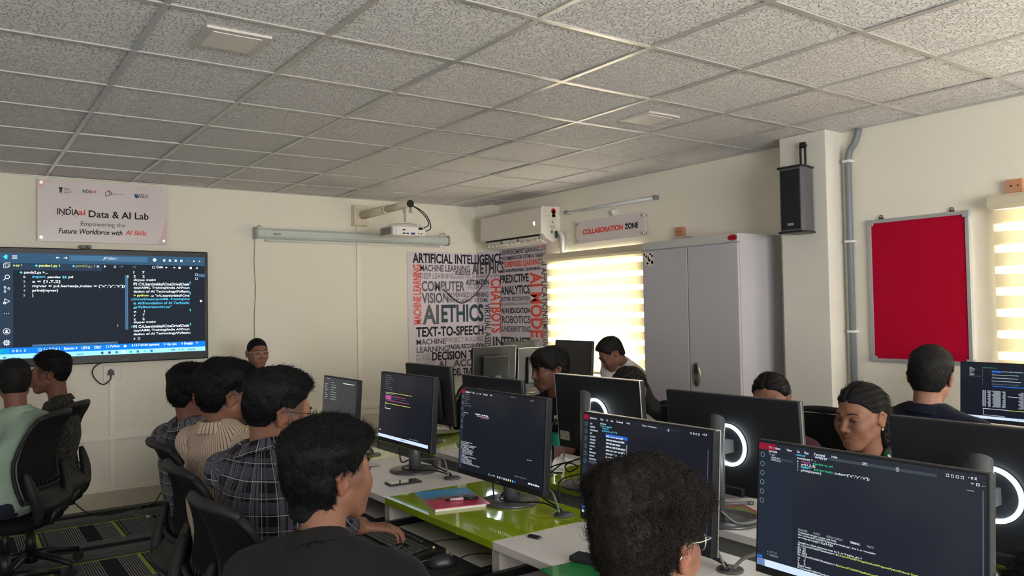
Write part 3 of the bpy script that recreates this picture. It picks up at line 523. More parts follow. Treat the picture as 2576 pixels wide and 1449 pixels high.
mb=MB(); mb.tube(bez([(4.05,-1.335,2.26),(4.03,-1.37,2.25),(4.03,-1.365,2.20)],5),.011,n=8); P(mb.build('pipe_valve',DARK),t)
# ------------------------------------------------------------------ zone sign, tube light, round spot
t=thing('wall_sign','small pink acrylic sign with red and black capitals above the front window','sign',(XR,-2.05,2.2))
mb=MB(); mb.box(XR-.036,-2.497,2.125,XR-.030,-1.615,2.325,bev=.001); P(mb.build('board',pk),t)
tx=TX(); tx.word('COLLABORATION',1.705,2.200,2.228,2.248,1,bold=.04); tx.word('ZONE',2.252,2.200,2.413,2.248,0,bold=.04); P(tx.build('lettering',[KS,RS],RXf(XR-.0368)),t)
for y,z in ((1.638,2.298),(2.468,2.298),(1.638,2.150),(2.468,2.150)): mb=MB(); mb.cyl((XR,-y,z),(XR-.044,-y,z),.011,n=14); P(mb.build('standoff_bolt',CHROME),t)
t=thing('tube_light','unlit slim tube light fixed above the small pink sign','lamp',(XR,-2.05,2.43))
mb=MB(); mb.box(XR-.035,-2.61,2.418,XR,-1.48,2.442,bev=.004); P(mb.build('housing',mat('tube_white',srgb('C9CBD0'),.3)),t)
mb=MB(); mb.cyl((XR-.038,-2.60,2.424),(XR-.038,-1.49,2.424),.010,n=12); P(mb.build('tube',mat('tube_glass',srgb('D9DCE4'),.2)),t)
for y in (-2.612,-1.478): mb=MB(); mb.box(XR-.05,y-.012,2.412,XR,y+.012,2.446,bev=.003); P(mb.build('end_cap',mat('cap_grey2',(.2,.2,.2),.5)),t)
t=thing('ceiling_rose','round white fitting on the wall below the tube light','fitting',(XR,-2.11,2.36)); t.name='wall_fitting'
mb=MB(); mb.cyl((0,0,0),(-.018,0,0),.036,n=28); mb.build('base',WHITE,t); mb=MB(); mb.ell((-.03,.006,.002),(.022,.025,.025)); mb.build('cap',WHITE,t)
# ------------------------------------------------------------------ zebra blinds
def blind_mat():
    mt,nt,b=nodes('zebra_blind_fabric'); tc=N(nt,'ShaderNodeTexCoord'); sp=N(nt,'ShaderNodeSeparateXYZ'); L(nt,tc.outputs['Object'],sp.inputs[0])
    a=N(nt,'ShaderNodeMath',operation='DIVIDE'); L(nt,sp.outputs[2],a.inputs[0]); a.inputs[1].default_value=.1155
    fr=N(nt,'ShaderNodeMath',operation='FRACT'); L(nt,a.outputs[0],fr.inputs[0])
    ra=N(nt,'ShaderNodeValToRGB'); ra.color_ramp.interpolation='CONSTANT'; L(nt,fr.outputs[0],ra.inputs[0]); e=ra.color_ramp.elements
    e[0].color=(.74,.68,.50,1); e[1].position=.56; e[1].color=(.92,.90,.84,1)
    e2=e.new(.93); e2.color=(.70,.62,.42,1)
    df=N(nt,'ShaderNodeBsdfDiffuse'); L(nt,ra.outputs[0],df.inputs[0]); tl=N(nt,'ShaderNodeBsdfTranslucent'); L(nt,ra.outputs[0],tl.inputs[0])
    mx=N(nt,'ShaderNodeMixShader'); sel=N(nt,'ShaderNodeMapRange'); sel.interpolation_type='LINEAR'; L(nt,fr.outputs[0],sel.inputs[0]); sel.inputs[1].default_value=.555; sel.inputs[2].default_value=.56; sel.inputs[3].default_value=.36; sel.inputs[4].default_value=.5; L(nt,sel.outputs[0],mx.inputs[0]); L(nt,df.outputs[0],mx.inputs[1]); L(nt,tl.outputs[0],mx.inputs[2])
    tp=N(nt,'ShaderNodeBsdfTransparent'); tp.inputs[0].default_value=(1,.99,.96,1)
    gt=N(nt,'ShaderNodeMath',operation='GREATER_THAN'); L(nt,fr.outputs[0],gt.inputs[0]); gt.inputs[1].default_value=.56
    g2=N(nt,'ShaderNodeMath',operation='LESS_THAN'); L(nt,fr.outputs[0],g2.inputs[0]); g2.inputs[1].default_value=.93
    ml=N(nt,'ShaderNodeMath',operation='MULTIPLY'); L(nt,gt.outputs[0],ml.inputs[0]); L(nt,g2.outputs[0],ml.inputs[1])
    m3=N(nt,'ShaderNodeMath',operation='MULTIPLY_ADD'); L(nt,ml.outputs[0],m3.inputs[0]); m3.inputs[1].default_value=.25; m3.inputs[2].default_value=.025
    m2=N(nt,'ShaderNodeMixShader'); L(nt,m3.outputs[0],m2.inputs[0]); L(nt,mx.outputs[0],m2.inputs[1]); L(nt,tp.outputs[0],m2.inputs[2]); L(nt,m2.outputs[0],nt.nodes['Material Output'].inputs[0])
    return mt
BL=blind_mat(); hr=mat('blind_headrail',srgb('C9BFA6'),.4)
def blind(label,xw,y0,y1,ztop,zbot,group):
    t=thing('window_blind',label,'blind',(xw,(y0+y1)/2,ztop),0); 
    mb=MB(); mb.prism([(xw-.02,ztop),(xw-.085,ztop),(xw-.105,ztop-.02),(xw-.105,ztop-.055),(xw-.09,ztop-.075),(xw-.02,ztop-.075)],'y',y0-.012,y1+.012); P(mb.build('headrail',hr),t)
    mb=MB(); mb.box(xw-.0625,y0,zbot,xw-.060,y1,ztop-.05); P(mb.build('fabric',BL),t)
    mb=MB(); mb.box(xw-.072,y0,zbot-.02,xw-.052,y1,zbot+.005,bev=.003); P(mb.build('bottom_rail',hr),t)
    return t
blind('cream zebra roller blind over the front window beside the steel cupboard',XR,-2.56,-1.20,2.055,.97,'b')
blind('cream zebra roller blind over the rear window beside the red board',XR2,-8.0,-5.19,2.108,.97,'b')
wd=mat('raw_wood_block',srgb('B98563'),.6,var=.2,bscale=14)
for lab,x,y0,y1,z in (('small wooden packing block above the front window blind',XR,-2.90,-2.83,2.085),('small wooden packing block above the rear window blind',XR2,-5.33,-5.25,2.112)):
    t=thing('wooden_block',lab,'block',(x,(y0+y1)/2,z)); mb=MB(); mb.box(-.045,(y0-y1)/2,0,0,(y1-y0)/2,.075,bev=.002); mb.build('block',wd,t)
    mb=MB(); mb.cyl((-.0455,.014,.04),(-.048,.014,.04),.005,n=8); mb.cyl((-.0455,-.02,.04),(-.048,-.02,.04),.004,n=8); mb.build('screw',DARK,t)
    mb=MB(); mb.box(-.07,-.11,-.012,0,.05,-.001,bev=.002); mb.build('metal_bracket',ALU,t)
# ------------------------------------------------------------------ steel cupboard
t=thing('steel_cupboard','tall grey two-door steel cupboard beside the column','cupboard',(3.85,-3.325,0))
cg=mat('cupboard_grey',srgb('B4B1B4'),.42,spec=.4); 
mb=MB(); mb.box(3.655,-3.77,0,4.09,-2.88,2.02,bev=.004); P(mb.build('body',cg),t)
for y0,y1 in ((-3.765,-3.33),(-3.322,-2.885)):
    mb=MB(); mb.box(3.635,y0,.06,3.655,y1,1.955,bev=.003); P(mb.build('door',cg),t)
mb=MB(); mb.box(3.636,-3.765,1.962,3.656,-2.885,2.018,bev=.002); P(mb.build('top_rail',mat('cupboard_rail',srgb('B9B9B4'),.4)),t)
mb=MB(); mb.lathe([(.0,0),(.036,0),(.036,.008),(0,.008)],n=20,center=(0,0,0),sx=1,sy=2.4)
for i,v in enumerate(mb.v): mb.v[i]=(3.635-v[2],-3.392+v[0],1.06+v[1])
P(mb.build('door_handle',mat('handle_gold',(.42,.40,.26),.3,metal=.7)),t)
mb=MB(); mb.box(3.622,-3.408,1.06,3.628,-3.376,1.13); mb.cyl((3.628,-3.392,1.005),(3.62,-3.392,1.005),.016,n=16); P(mb.build('lock',mat('lock_dark',(.05,.05,.05),.3,metal=.5)),t)
tx=TX(); tx.disc(3.725,1.991,.040,0,ry=.020,n=24); tx.word('godrej',3.70,1.984,3.75,1.998,1)
P(tx.build('maker_badge',[flat('badge_red','a8182c'),flat('badge_white','e0b8b8')],RXf(3.6352)),t)
tx=TX(); tx.poly([(2.90,1.945),(3.0,1.945),(3.0,1.86),(2.97,1.84),(2.92,1.85),(2.90,1.90)],0); [tx.disc(2.905+.02*i,1.93-.014*(i%3),.009,1+i%4) for i in range(5)]; tx.disc(2.955,1.885,.014,1,ry=.009); tx.rect(2.925,1.855,2.945,1.87,2); tx.disc(2.985,1.868,.012,3)
P(tx.build('sticker',[flat('sticker_cream','d4ccc4'),flat('sticker_red','b04048'),flat('sticker_grey','5a565c'),flat('sticker_ochre','c9a25e'),flat('sticker_pink','d09a9a')],RXf(3.6345)),t)
# ------------------------------------------------------------------ wall speaker on the column
t=thing('wall_speaker','black and grey column loudspeaker hung on the square column','speaker',(3.79,-4.13,2.0),R(0))
mb=MB(); mb.prism([(-.085,-.075),(-.085,.075),(-.06,.085),(.07,.06),(.07,-.06),(-.06,-.085)],'z',.0,.40); mb.build('cabinet',mat('speaker_grey',(.085,.088,.092),.45),t)
mb=MB(); mb.box(-.0875,-.068,.012,-.084,.068,.388); mb.build('grille',mat('speaker_grille',(.008,.010,.012),.8,bump=.6,bscale=500),t)
for z in (-.012,.40): mb=MB(); mb.prism([(-.096,-.086),(-.096,.086),(-.06,.094),(.075,.066),(.075,-.066),(-.06,-.094)],'z',z,z+.012); mb.build('end_plate',BLACK,t)
mb=MB(); mb.box(-.0895,-.022,.035,-.087,.022,.050); mb.build('badge',CHROME,t)
mb=MB(); mb.box(.055,-.022,.40,.065,-.012,.56); mb.box(.055,.012,.40,.065,.022,.56); mb.box(.055,-.022,.40,.065,.022,.43); mb.box(.055,-.022,.54,.065,.022,.58,bev=.004); mb.cyl((.05,0,.56),(.09,0,.56),.012); mb.build('hanging_bracket',BLACK,t)
# conduit
t=thing('conduit_pipe','grey plastic conduit pipe running up beside the column','pipe',(4.03,-4.33,0))
mb=MB(); mb.tube([(0,0,0.02),(0,0,2.42)]+bez([(0,0,2.44),(0,-.012,2.50),(.005,-.05,2.56),(.01,-.075,2.635)],5),.021,n=16); mb.build('pipe',mat('conduit_grey',(.17,.19,.20),.45),t)
for z in (2.44,1.93,1.36,.8): mb=MB(); mb.box(-.024,-.026,z-.008,.03,.026,z+.008,bev=.003); mb.build('clip',WHITE,t)
# red notice board
t=thing('notice_board','red felt notice board in an aluminium frame on the right wall','notice board',(XR2,-4.74,1.2))
mb=MB(); mb.box(XR2-.018,-5.035,1.185,XR2-.004,-4.455,2.040); P(mb.build('felt',mat('red_felt',srgb('A80F2C'),.95,bump=.6,bscale=700,spec=.05)),t)
y0,y1,z0,z1=-5.045,-4.445,1.175,2.05
for a in ((y0,z0,y1,z0+.022),(y0,z1-.022,y1,z1),(y0,z0,y0+.022,z1),(y1-.022,z0,y1,z1)): mb=MB(); mb.box(XR2-.024,a[0],a[1],XR2,a[2],a[3],bev=.002); P(mb.build('frame_bar',ALU),t)
for y in (y0,y1-.035):
    for z in (z0,z1-.035): mb=MB(); mb.box(XR2-.026,y-.001,z-.001,XR2,y+.036,z+.036,bev=.003); P(mb.build('frame_corner',mat('corner_grey',(.33,.34,.36),.5)),t)
for y in (-4.53,-4.95): mb=MB(); mb.box(XR2-.02,y-.012,z1-.002,XR2-.004,y+.012,z1+.012,bev=.002); mb.tube(bez([(XR2-.012,y-.008,z1+.01),(XR2-.014,y-.008,z1+.022),(XR2-.014,y+.006,z1+.024),(XR2-.014,y+.008,z1+.012)],4),.003,n=6); P(mb.build('hanger',mat('brass_dark',(.12,.09,.05),.4,metal=.8)),t)
# square ceiling panels
for lab,x,y in (('square flush ceiling panel light, unlit, nearer the big display side',.30,-3.94),('square flush ceiling panel light, unlit, above the middle desks',2.715,-3.885)):
    t=thing('ceiling_panel_light',lab,'ceiling light',(x,y,H)); mb=MB(); s=.125
    mb.prism([(-s,-s),(s,-s),(s,s),(-s,s)],'z',-.006,.004); mb.build('frame',mat('panel_frame',srgb('C4BEB6'),.4),t)
    mb=MB(); mb.box(-.095,-.095,-.0085,.095,.095,-.005,bev=.001); mb.build('diffuser',mat('panel_diffuser',srgb('DCD6CC'),.4),t)
# ------------------------------------------------------------------ desks
GREEN=mat('glossy_green_laminate',srgb('A0B81E'),.07,spec=.6,coat=.6); GREEN2=mat('green_edge',srgb('7E9612'),.25,spec=.5)
DW=mat('white_laminate',srgb('E6E0DB'),.33,var=.02,bscale=4); DWE=mat('white_laminate_edge',srgb('C4BCB4'),.4); PANG=mat('grey_desk_panel',srgb('8F908C'),.5); DARKP=mat('dark_recess_board',(.055,.055,.06),.6)
RAIL=mat('black_drawer_rail',(.012,.012,.014),.35,metal=.4)
TZ=.75
def desk(label,x0,x1,y0,y1,green,front,group=None,tray=True):
    """one desk bay; front = -1 when the user sits on the -x side, +1 on the +x side; y0<y1"""
    t=thing('desk',label,'desk',((x0+x1)/2,(y0+y1)/2,0),0,group)
    X0,X1=x0-(x0+x1)/2,x1-(x0+x1)/2; Y0,Y1=y0-(y0+y1)/2,y1-(y0+y1)/2
    mb=MB(); mb.box(X0,Y0+.001,TZ-.028,X1,Y1-.001,TZ,bev=.002)
    mb.build('top',GREEN if green else DW,t)
    for y in (Y0+.002,Y1-.022): mb=MB(); mb.box(X0+.012,y,0,X1-.03,y+.02,TZ-.028); mb.build('side_panel',DWE,t)
    b=X1-.05 if front<0 else X0+.03
    mb=MB(); mb.box(b,Y0+.022,.18,b+.018,Y1-.022,TZ-.028); mb.build('back_panel',PANG,t)
    mb=MB(); c=X0+.19 if front<0 else X1-.21; mb.box(c,Y0+.022,.60,c+.016,Y1-.022,TZ-.028); mb.build('recess_board',DARKP,t)
    if tray:
        a,bb=(X0-.19,X0+.20) if front<0 else (X1-.20,X1+.19)
        mb=MB(); mb.box(a,Y0+.045,.612,bb,Y1-.045,.63,bev=.002); mb.build('keyboard_tray',DW,t)
        for y in (Y0+.024,Y1-.044): mb=MB(); mb.box(a-.005 if front<0 else a,y,.605,bb if front<0 else bb+.005,y+.02,.655); mb.build('tray_rail',RAIL,t)
    return t
ys_=[-.84,-1.65,-2.455,-3.265,-4.075,-4.895,-5.705,-6.515,-7.3]
lab_l={1:'green desk bay of the left row nearest the front wall',2:'glossy green desk bay behind the four boys, under the farthest dark monitor',3:'white desk bay with the black phone lying on it',4:'glossy green desk bay with the blue and pink notebook',5:'white desk bay with a tiny black usb stick',6:'green desk bay of the nearest left-row monitor',7:'white desk bay at the camera end of the left row'}
for i in range(2,8):
    y1,y0=ys_[i],ys_[i+1] if i+1<len(ys_) else ys_[i]-.8
    desk(lab_l[i],.885,1.395,y0,y1,i%2==0,-1,'desk bays of the left row')
lab_r={2:'green desk bay of the right row with curled papers',3:'white desk bay of the right row with a cloth on it',4:'green desk bay of the right row with the water bottle',5:'white desk bay of the right row with the red book',6:'green desk bay of the right row behind the nearest screen',7:'white desk bay at the camera end of the right row'}
for i in range(2,8):
    y1,y0=ys_[i],ys_[i+1] if i+1<len(ys_) else ys_[i]-.8
    desk(lab_r[i],1.595,2.11,y0,y1,i%2==0,1,'desk bays of the right row')
desk('green teacher desk near the front wall behind the student in glasses',1.05,1.85,-1.50,-.86,True,-1,None,False)
desk('green desk in the front right corner under two switched-off monitors',3.15,3.75,-1.55,-.75,True,-1,'corner desks',False)
desk('white desk beside the front window',3.45,4.08,-2.55,-1.62,False,-1,'corner desks',False)
desk('white desk along the right wall under the rear window',3.42,4.04,-5.95,-4.95,False,-1,None,False)
# ------------------------------------------------------------------ monitors
scoff=mat('screen_glass_dark',(.004,.005,.008),.14,spec=.5); sclit=mat('screen_navy_glow',(.004,.005,.008),.16,spec=.45,emit=srgb('1e2029'),estr=.55); scgrey=mat('screen_grey_glow',(.004,.005,.006),.16,spec=.45,emit=srgb('2b2d30'),estr=1.0)
backm=mat('monitor_back_plastic',(.013,.014,.017),.48,spec=.3); rimm=mat('monitor_rim_silver',(.45,.45,.42),.3,metal=.5); standm=mat('monitor_stand_grey',(.12,.125,.128),.38,metal=.35); basem=mat('monitor_base_grey',(.10,.10,.105),.3,metal=.5)
led=mat('ring_led',(.9,.95,1),.3,emit=(.86,.96,1.0),estr=9.0)
ledsoft=mat('ring_led_channel',(.05,.06,.07),.25,emit=(.30,.5,.55),estr=.10)
SC=dict(w=em('code_white','cfd6dd',1.0),g=em('code_grey','8d949c',.9),y=em('code_yellow','c9cf62',1.0),c=em('code_cyan','58b7d8',1.0),m=em('code_magenta','a04a86',1.0),r=em('code_red','8c1a34',.8),b=em('code_blue','2c66c8',1.0),t=em('taskbar_pale','bccdf0',1.05),s=em('sidebar_grey','1f2732',1.0),l=em('line_grey','3a4149',1.0),gr=em('code_green','2fae7a',1.0),d=em('dim_grey','50555c',1.0))
SK=list(SC); SM=[SC[k] for k in SK]; si=SK.index
def scribble(tx,u,v,n,h,k,rr,w=.011,gap=.004,maxu=None):
    """a run of tiny word-like blocks"""
    for _ in range(n):
        ww=w*rr.uniform(.4,1.6)
        if maxu and u+ww>maxu: break
        tx.rect(u,v,u+ww,v+h*rr.uniform(.75,1.05),si(k)); u+=ww+gap*rr.uniform(.7,1.4)
    return u
def code_screen(W,Hh,style,seed):
    """layout in metres from the screen's lower left corner"""
    tx=TX(); rr=random.Random(seed); B=.012
    def T(s,u,v,h,k,sx=.62,bold=.015):
        tx.word(s,u*W,v*Hh,u*W+len(s)*h*sx,v*Hh+h,si(k),bold=bold)
    if style in ('vs1','vs2','vs3'):
        tx.rect(0,.945*Hh,.045*W if style!='vs3' else .09*W,Hh*.995,si('r'))
        x=.055
        for s in ('Selection','View','Go','Run','Terminal','Help'): T(s,x,.957,.0065,'w'); x+=.013*len(s)*.62+.022
        tx.rect(0,.0,.042*W,.93*Hh,si('s')); tx.rect(.042*W,.07*Hh,.185*W,.93*Hh,si('s')) if style=='vs3' else None
        for i in range(6): tx.ring(.021*W,(.90-.075*i)*Hh,.007,.0016,si('g'),n=10)
    if style=='vs3':
        tx.rect(.085*W,.868*Hh,.185*W,.892*Hh,si('l')); T('EXPLORER',.055,.925,.0055,'w'); T('> src',.06,.90,.0055,'w'); T('main.py',.068,.877,.0065,'w'); T('numpy.py',.068,.857,.0065,'w')
        T('main.py',.20,.930,.0065,'c'); T('numpy.py',.295,.932,.007,'w'); T('numpy.py > ...',.205,.905,.0065,'w')
        tx.rect(.285*W,.95*Hh,.36*W,.953*Hh,si('b'))
        T('1',.205,.882,.006,'g');T('2',.205,.860,.006,'g');T('3',.205,.838,.006,'g');T('4',.205,.816,.006,'g')
        T('import',.225,.880,.0075,'m'); T('pandas as pd',.285,.880,.0075,'gr'); T('a=[1,2,3]',.225,.858,.0075,'w'); T('myvar=',.225,.836,.0075,'c'); T('pd.Series(a,',.29,.836,.0075,'gr'); T('index=["x","y","z"])',.39,.834,.0075,'w'); T('print(myvar)',.225,.812,.008,'w')
        tx.rect(.36*W,.938*Hh,.82*W,.960*Hh,si('l')); T('src',.515,.942,.007,'w'); tx.disc(.665*W,.95*Hh,.005,si('w'))
        for i in range(4): tx.ring((.86+.018*i)*W,.965*Hh,.0045,.0013,si('w'),n=4,a0=45,a1=405)
        T('- o x',.935,.962,.006,'w'); T('> [] ...',.945,.925,.006,'w'); tx.rect(.985*W,.32*Hh,.99*W,.9*Hh,si('d')); tx.rect(.93*W,.885*Hh,.955*W,.890*Hh,si('g'))
        x=.215
        for s in ('PROBLEMS','OUTPUT','DEBUG CONSOLE','TERMINAL','PORTS'): T(s,x,.352,.0055,'w' if s=='TERMINAL' else 'g'); x+=.0105*len(s)*.62+.024
        rows=[('Traceback (most recent call last):','w'),('  File "c:\\Users\\STUDENT\\Desktop\\src\\main.py", line 3, in <module>','w'),('    arr=np.array([[1,2],[4,5]])','w'),('',''),('TypeError: Field elements must be 2- or 3-tuples, got 4','w'),('PS C:\\Users\\STUDENT\\Desktop\\src> & C:/Users/STUDENT/AppData/Local/Programs/Python/Python313/python.exe c:/Users/Desktop/src/main.py','Y'),(' [[1 2]','w'),('  [4 5]','w'),('  [7 8]]','w'),('PS C:\\Users\\STUDENT\\Desktop\\src> & C:/Users/STUDENT/AppData/Local/Programs/Python/Python313/python.exe','Y'),(' x    1','w'),(' y    2','w'),(' z    3','w'),('dtype: int64','w'),('PS C:\\Users\\STUDENT\\Desktop\\src>','w')]
        v=.330
        for s,k in rows:
            if s:
                if k=='Y':
                    T(s[:35],.215,v,.0058,'w',.56); T(s[35:],.215+35*.0058*.56/W,v,.0058,'y',.56)
                else: T(s,.215,v,.0058,k,.56)
            v-=.0195
        T('> OUTLINE',.055,.115,.0055,'w'); T('> TIMELINE',.055,.092,.0055,'w'); tx.rect(0,.058*Hh,.028*W,.082*Hh,si('b'))
    if style=='vs1':
        for i in range(12): scribble(tx,.06*W,(.90-.032*i)*Hh,1,.006,'g',rr,w=.026)
        tx.rect(.055*W,(.90-.032*12)*Hh-.002,.13*W,(.90-.032*12)*Hh+.008,si('l'))
        T('# Series',.15,.915,.006,'w'); T('import pandas',.155,.89,.007,'c'); T('a=[1,7]',.17,.868,.007,'c'); T('print(myvar["x"])',.17,.845,.007,'c')
        tx.rect(.20*W,.52*Hh,.385*W,.83*Hh,si('s')); tx.rect(.20*W,.80*Hh,.385*W,.832*Hh,si('b'))
        for i in range(8): scribble(tx,.207*W,(.80-.034*i)*Hh,7 if i%2 else 5,.006,'w',rr,w=.016,gap=.003,maxu=.375*W)
        tx.rect(.381*W,.53*Hh,.384*W,.76*Hh,si('w')); tx.rect(.46*W,.955*Hh,.78*W,.975*Hh,si('s')); T('Python Workspace',.50,.957,.0065,'w'); tx.disc(.70*W,.962*Hh,.004,si('w'))
        for i in range(4): tx.ring((.86+.018*i)*W,.965*Hh,.004,.0013,si('w'),n=4,a0=45,a1=405)
        T('- o x',.935,.962,.006,'w'); tx.rect(.975*W,.10*Hh,.979*W,.85*Hh,si('d')); tx.rect(.01*W,.045*Hh,.035*W,.07*Hh,si('b')); tx.disc(.02*W,.02*Hh,.006,si('w')); scribble(tx,.05*W,.06*Hh,2,.006,'c',rr); scribble(tx,.05*W,.03*Hh,2,.006,'w',rr)
        T('0',.50,.40,.012,'w')
    if style=='vs2':
        T('File Edit View Run',.06,.965,.0055,'g'); 
        for i in range(3): scribble(tx,.035*W,(.70-.03*i)*Hh,[2,1,1][i],.004,'g',rr,w=.014)
        scribble(tx,.20*W,.705*Hh,6,.0045,'w',rr,w=.014); scribble(tx,.22*W,.685*Hh,5,.0045,'g',rr,w=.014); scribble(tx,.27*W,.67*Hh,3,.0045,'m',rr,w=.014)
        for i in range(6): scribble(tx,.03*W,(.93-.028*i)*Hh,3,.004,'d',rr,w=.014)
        v=.335
        for i in range(16): scribble(tx,.02*W,v*Hh,[6,5,8,7,4,7,6,5,7,3,8,4,7,5,6,9][i],.0045,'g',rr,w=.012,gap=.003,maxu=.42*W); v-=.0175
        tx.disc(.02*W,.045*Hh,.006,si('m')); tx.rect(.395*W,.012*Hh,.405*W,.035*Hh,si('c')); scribble(tx,.42*W,.018*Hh,2,.005,'g',rr)
        for i in range(9): tx.rect((.50+.025*i)*W,.012*Hh,(.512+.025*i)*W,.034*Hh,si(['w','w','g','w','w','w','y','c','b'][i]))
        T('Restricted mode, Ln 4 Col 15',.70,.085,.0045,'g'); scribble(tx,.85*W,.04*Hh,5,.006,'w',rr,w=.010); T('line 4, 15',.83,.30,.0045,'w'); T('python  demo',.62,.975,.0045,'g'); T('o o o o',.84,.962,.005,'g')
    if style=='dark1':
        T('def main():',.13,.925,.0055,'d'); 
        for i in range(8): scribble(tx,.10*W,(.96-.030*i)*Hh,3,.004,'d',rr,w=.02)
        v=.70; tx.rect(.115*W,v*Hh,.64*W,(v+.006)*Hh,si('y')); scribble(tx,.115*W,(v-.02)*Hh,6,.004,'g',rr); 
        tx.rect(.115*W,(v-.105)*Hh,.235*W,(v-.04)*Hh,si('m')); scribble(tx,.24*W,(v-.055)*Hh,9,.004,'m',rr,w=.014); tx.rect(.24*W,(v-.085)*Hh,.55*W,(v-.080)*Hh,si('d')); scribble(tx,.13*W,(v-.125)*Hh,12,.004,'m',rr,w=.014,maxu=.60*W)
        tx.rect(.115*W,(v-.170)*Hh,.62*W,(v-.163)*Hh,si('y')); scribble(tx,.115*W,(v-.16)*Hh,2,.004,'g',rr); tx.rect(.115*W,(v-.255)*Hh,.118*W,(v-.16)*Hh,si('w')); scribble(tx,.12*W,(v-.25)*Hh,3,.004,'w',rr,w=.016)
        tx.rect(0,0,.965*W,.048*Hh,si('t')); scribble(tx,.45*W,.018*Hh,6,.006,'l',rr,w=.008); tx.disc(.33*W,.024*Hh,.004,si('b')); scribble(tx,.02*W,.10*Hh,1,.005,'w',rr); T('PRESS CTRL+S TO SAVE THIS FILE NOW',.62,.066,.0045,'g')
    if style=='grey':
        for i in range(9): scribble(tx,.05*W,(.86-.035*i)*Hh,1,.004,'g',rr,w=.03); 
        for i in range(8): scribble(tx,.24*W,(.90-.045*i)*Hh,3,.004,'g',rr,w=.02)
        scribble(tx,.60*W,.915*Hh,8,.005,'w',rr,w=.016); scribble(tx,.20*W,.22*Hh,4,.005,'w',rr,w=.02); T('Spaces: 4',.82,.19,.004,'w'); scribble(tx,.3*W,.245*Hh,3,.003,'g',rr); tx.rect(.02*W,.965*Hh,.07*W,.985*Hh,si('r')); T('settings.json - Visual',.09,.966,.004,'w')
    if style=='table':
        T('Help',.12,.90,.001,'g'); 
        for i in range(8): scribble(tx,.065*W,(.915-.022*i)*Hh,1,.003,'g',rr,w=.018)
        tx.rect(.07*W,(.915-.158)*Hh,.155*W,(.915-.145)*Hh,si('l')); tx.rect(.165*W,.61*Hh,.167*W,.90*Hh,si('d')); T('import pandas as pd',.165,.915,.0055,'gr')
        tx.rect(.235*W,.60*Hh,.475*W,.875*Hh,si('s')); tx.rect(.235*W,.845*Hh,.305*W,.878*Hh,si('b')); T('DataFrame(data, index=None)',.31,.855,.0055,'w')
        for i in range(4): tx.rect(.235*W,(.80-.056*i)*Hh,[.43,.425,.45,.43][i]*W,(.807-.056*i)*Hh,si('w'))
        tx.rect(.24*W,.588*Hh,.47*W,.604*Hh,si('b')); tx.rect(.475*W,.70*Hh,.478*W,.87*Hh,si('g'))
        for r_ in range(17):
            v=(.50-.0175*r_)*Hh
            for a,b_ in ((.165,.175),(.18,.19)): tx.rect(a*W,v,b_*W,v+.0045,si('g'))
            for a,b_ in ((.205-.0*r_,.225),(.245-.012*(r_%4==0),.30),(.315,.335)): tx.rect((a+rr.uniform(-.006,.006))*W,v,b_*W,v+.0034,si('g'))
            tx.rect((.445-.02*abs(math.sin(r_*.9)))*W,v,.465*W,v+.003,si('g')); tx.rect(.49*W,v,.503*W,v+.0045,si('w')); tx.rect((.555-rr.uniform(0,.01))*W,v,.57*W,v+.0045,si('w'))
        tx.rect(.35*W,.42*Hh,.43*W,.426*Hh,si('w')); tx.rect(.51*W,.42*Hh,.55*W,.426*Hh,si('w'))
        tx.rect(.165*W,.178*Hh,.35*W,.186*Hh,si('w')); tx.rect(.35*W,.175*Hh,.66*W,.184*Hh,si('y')); tx.rect(.66*W,.17*Hh,.99*W,.178*Hh,si('w')); tx.rect(.17*W,.04*Hh+.01,.173*W,.17*Hh,si('w')); tx.rect(.17*W,.065*Hh,.33*W,.070*Hh,si('w'))
        tx.rect(0,0,W,.048*Hh,si('t')); scribble(tx,.42*W,.016*Hh,6,.006,'g',rr,w=.010)
        for i in range(14): tx.ring(0.232*W+.0,.70*Hh,.001,.0005,si('w'),n=4) if i==0 else None
    return tx
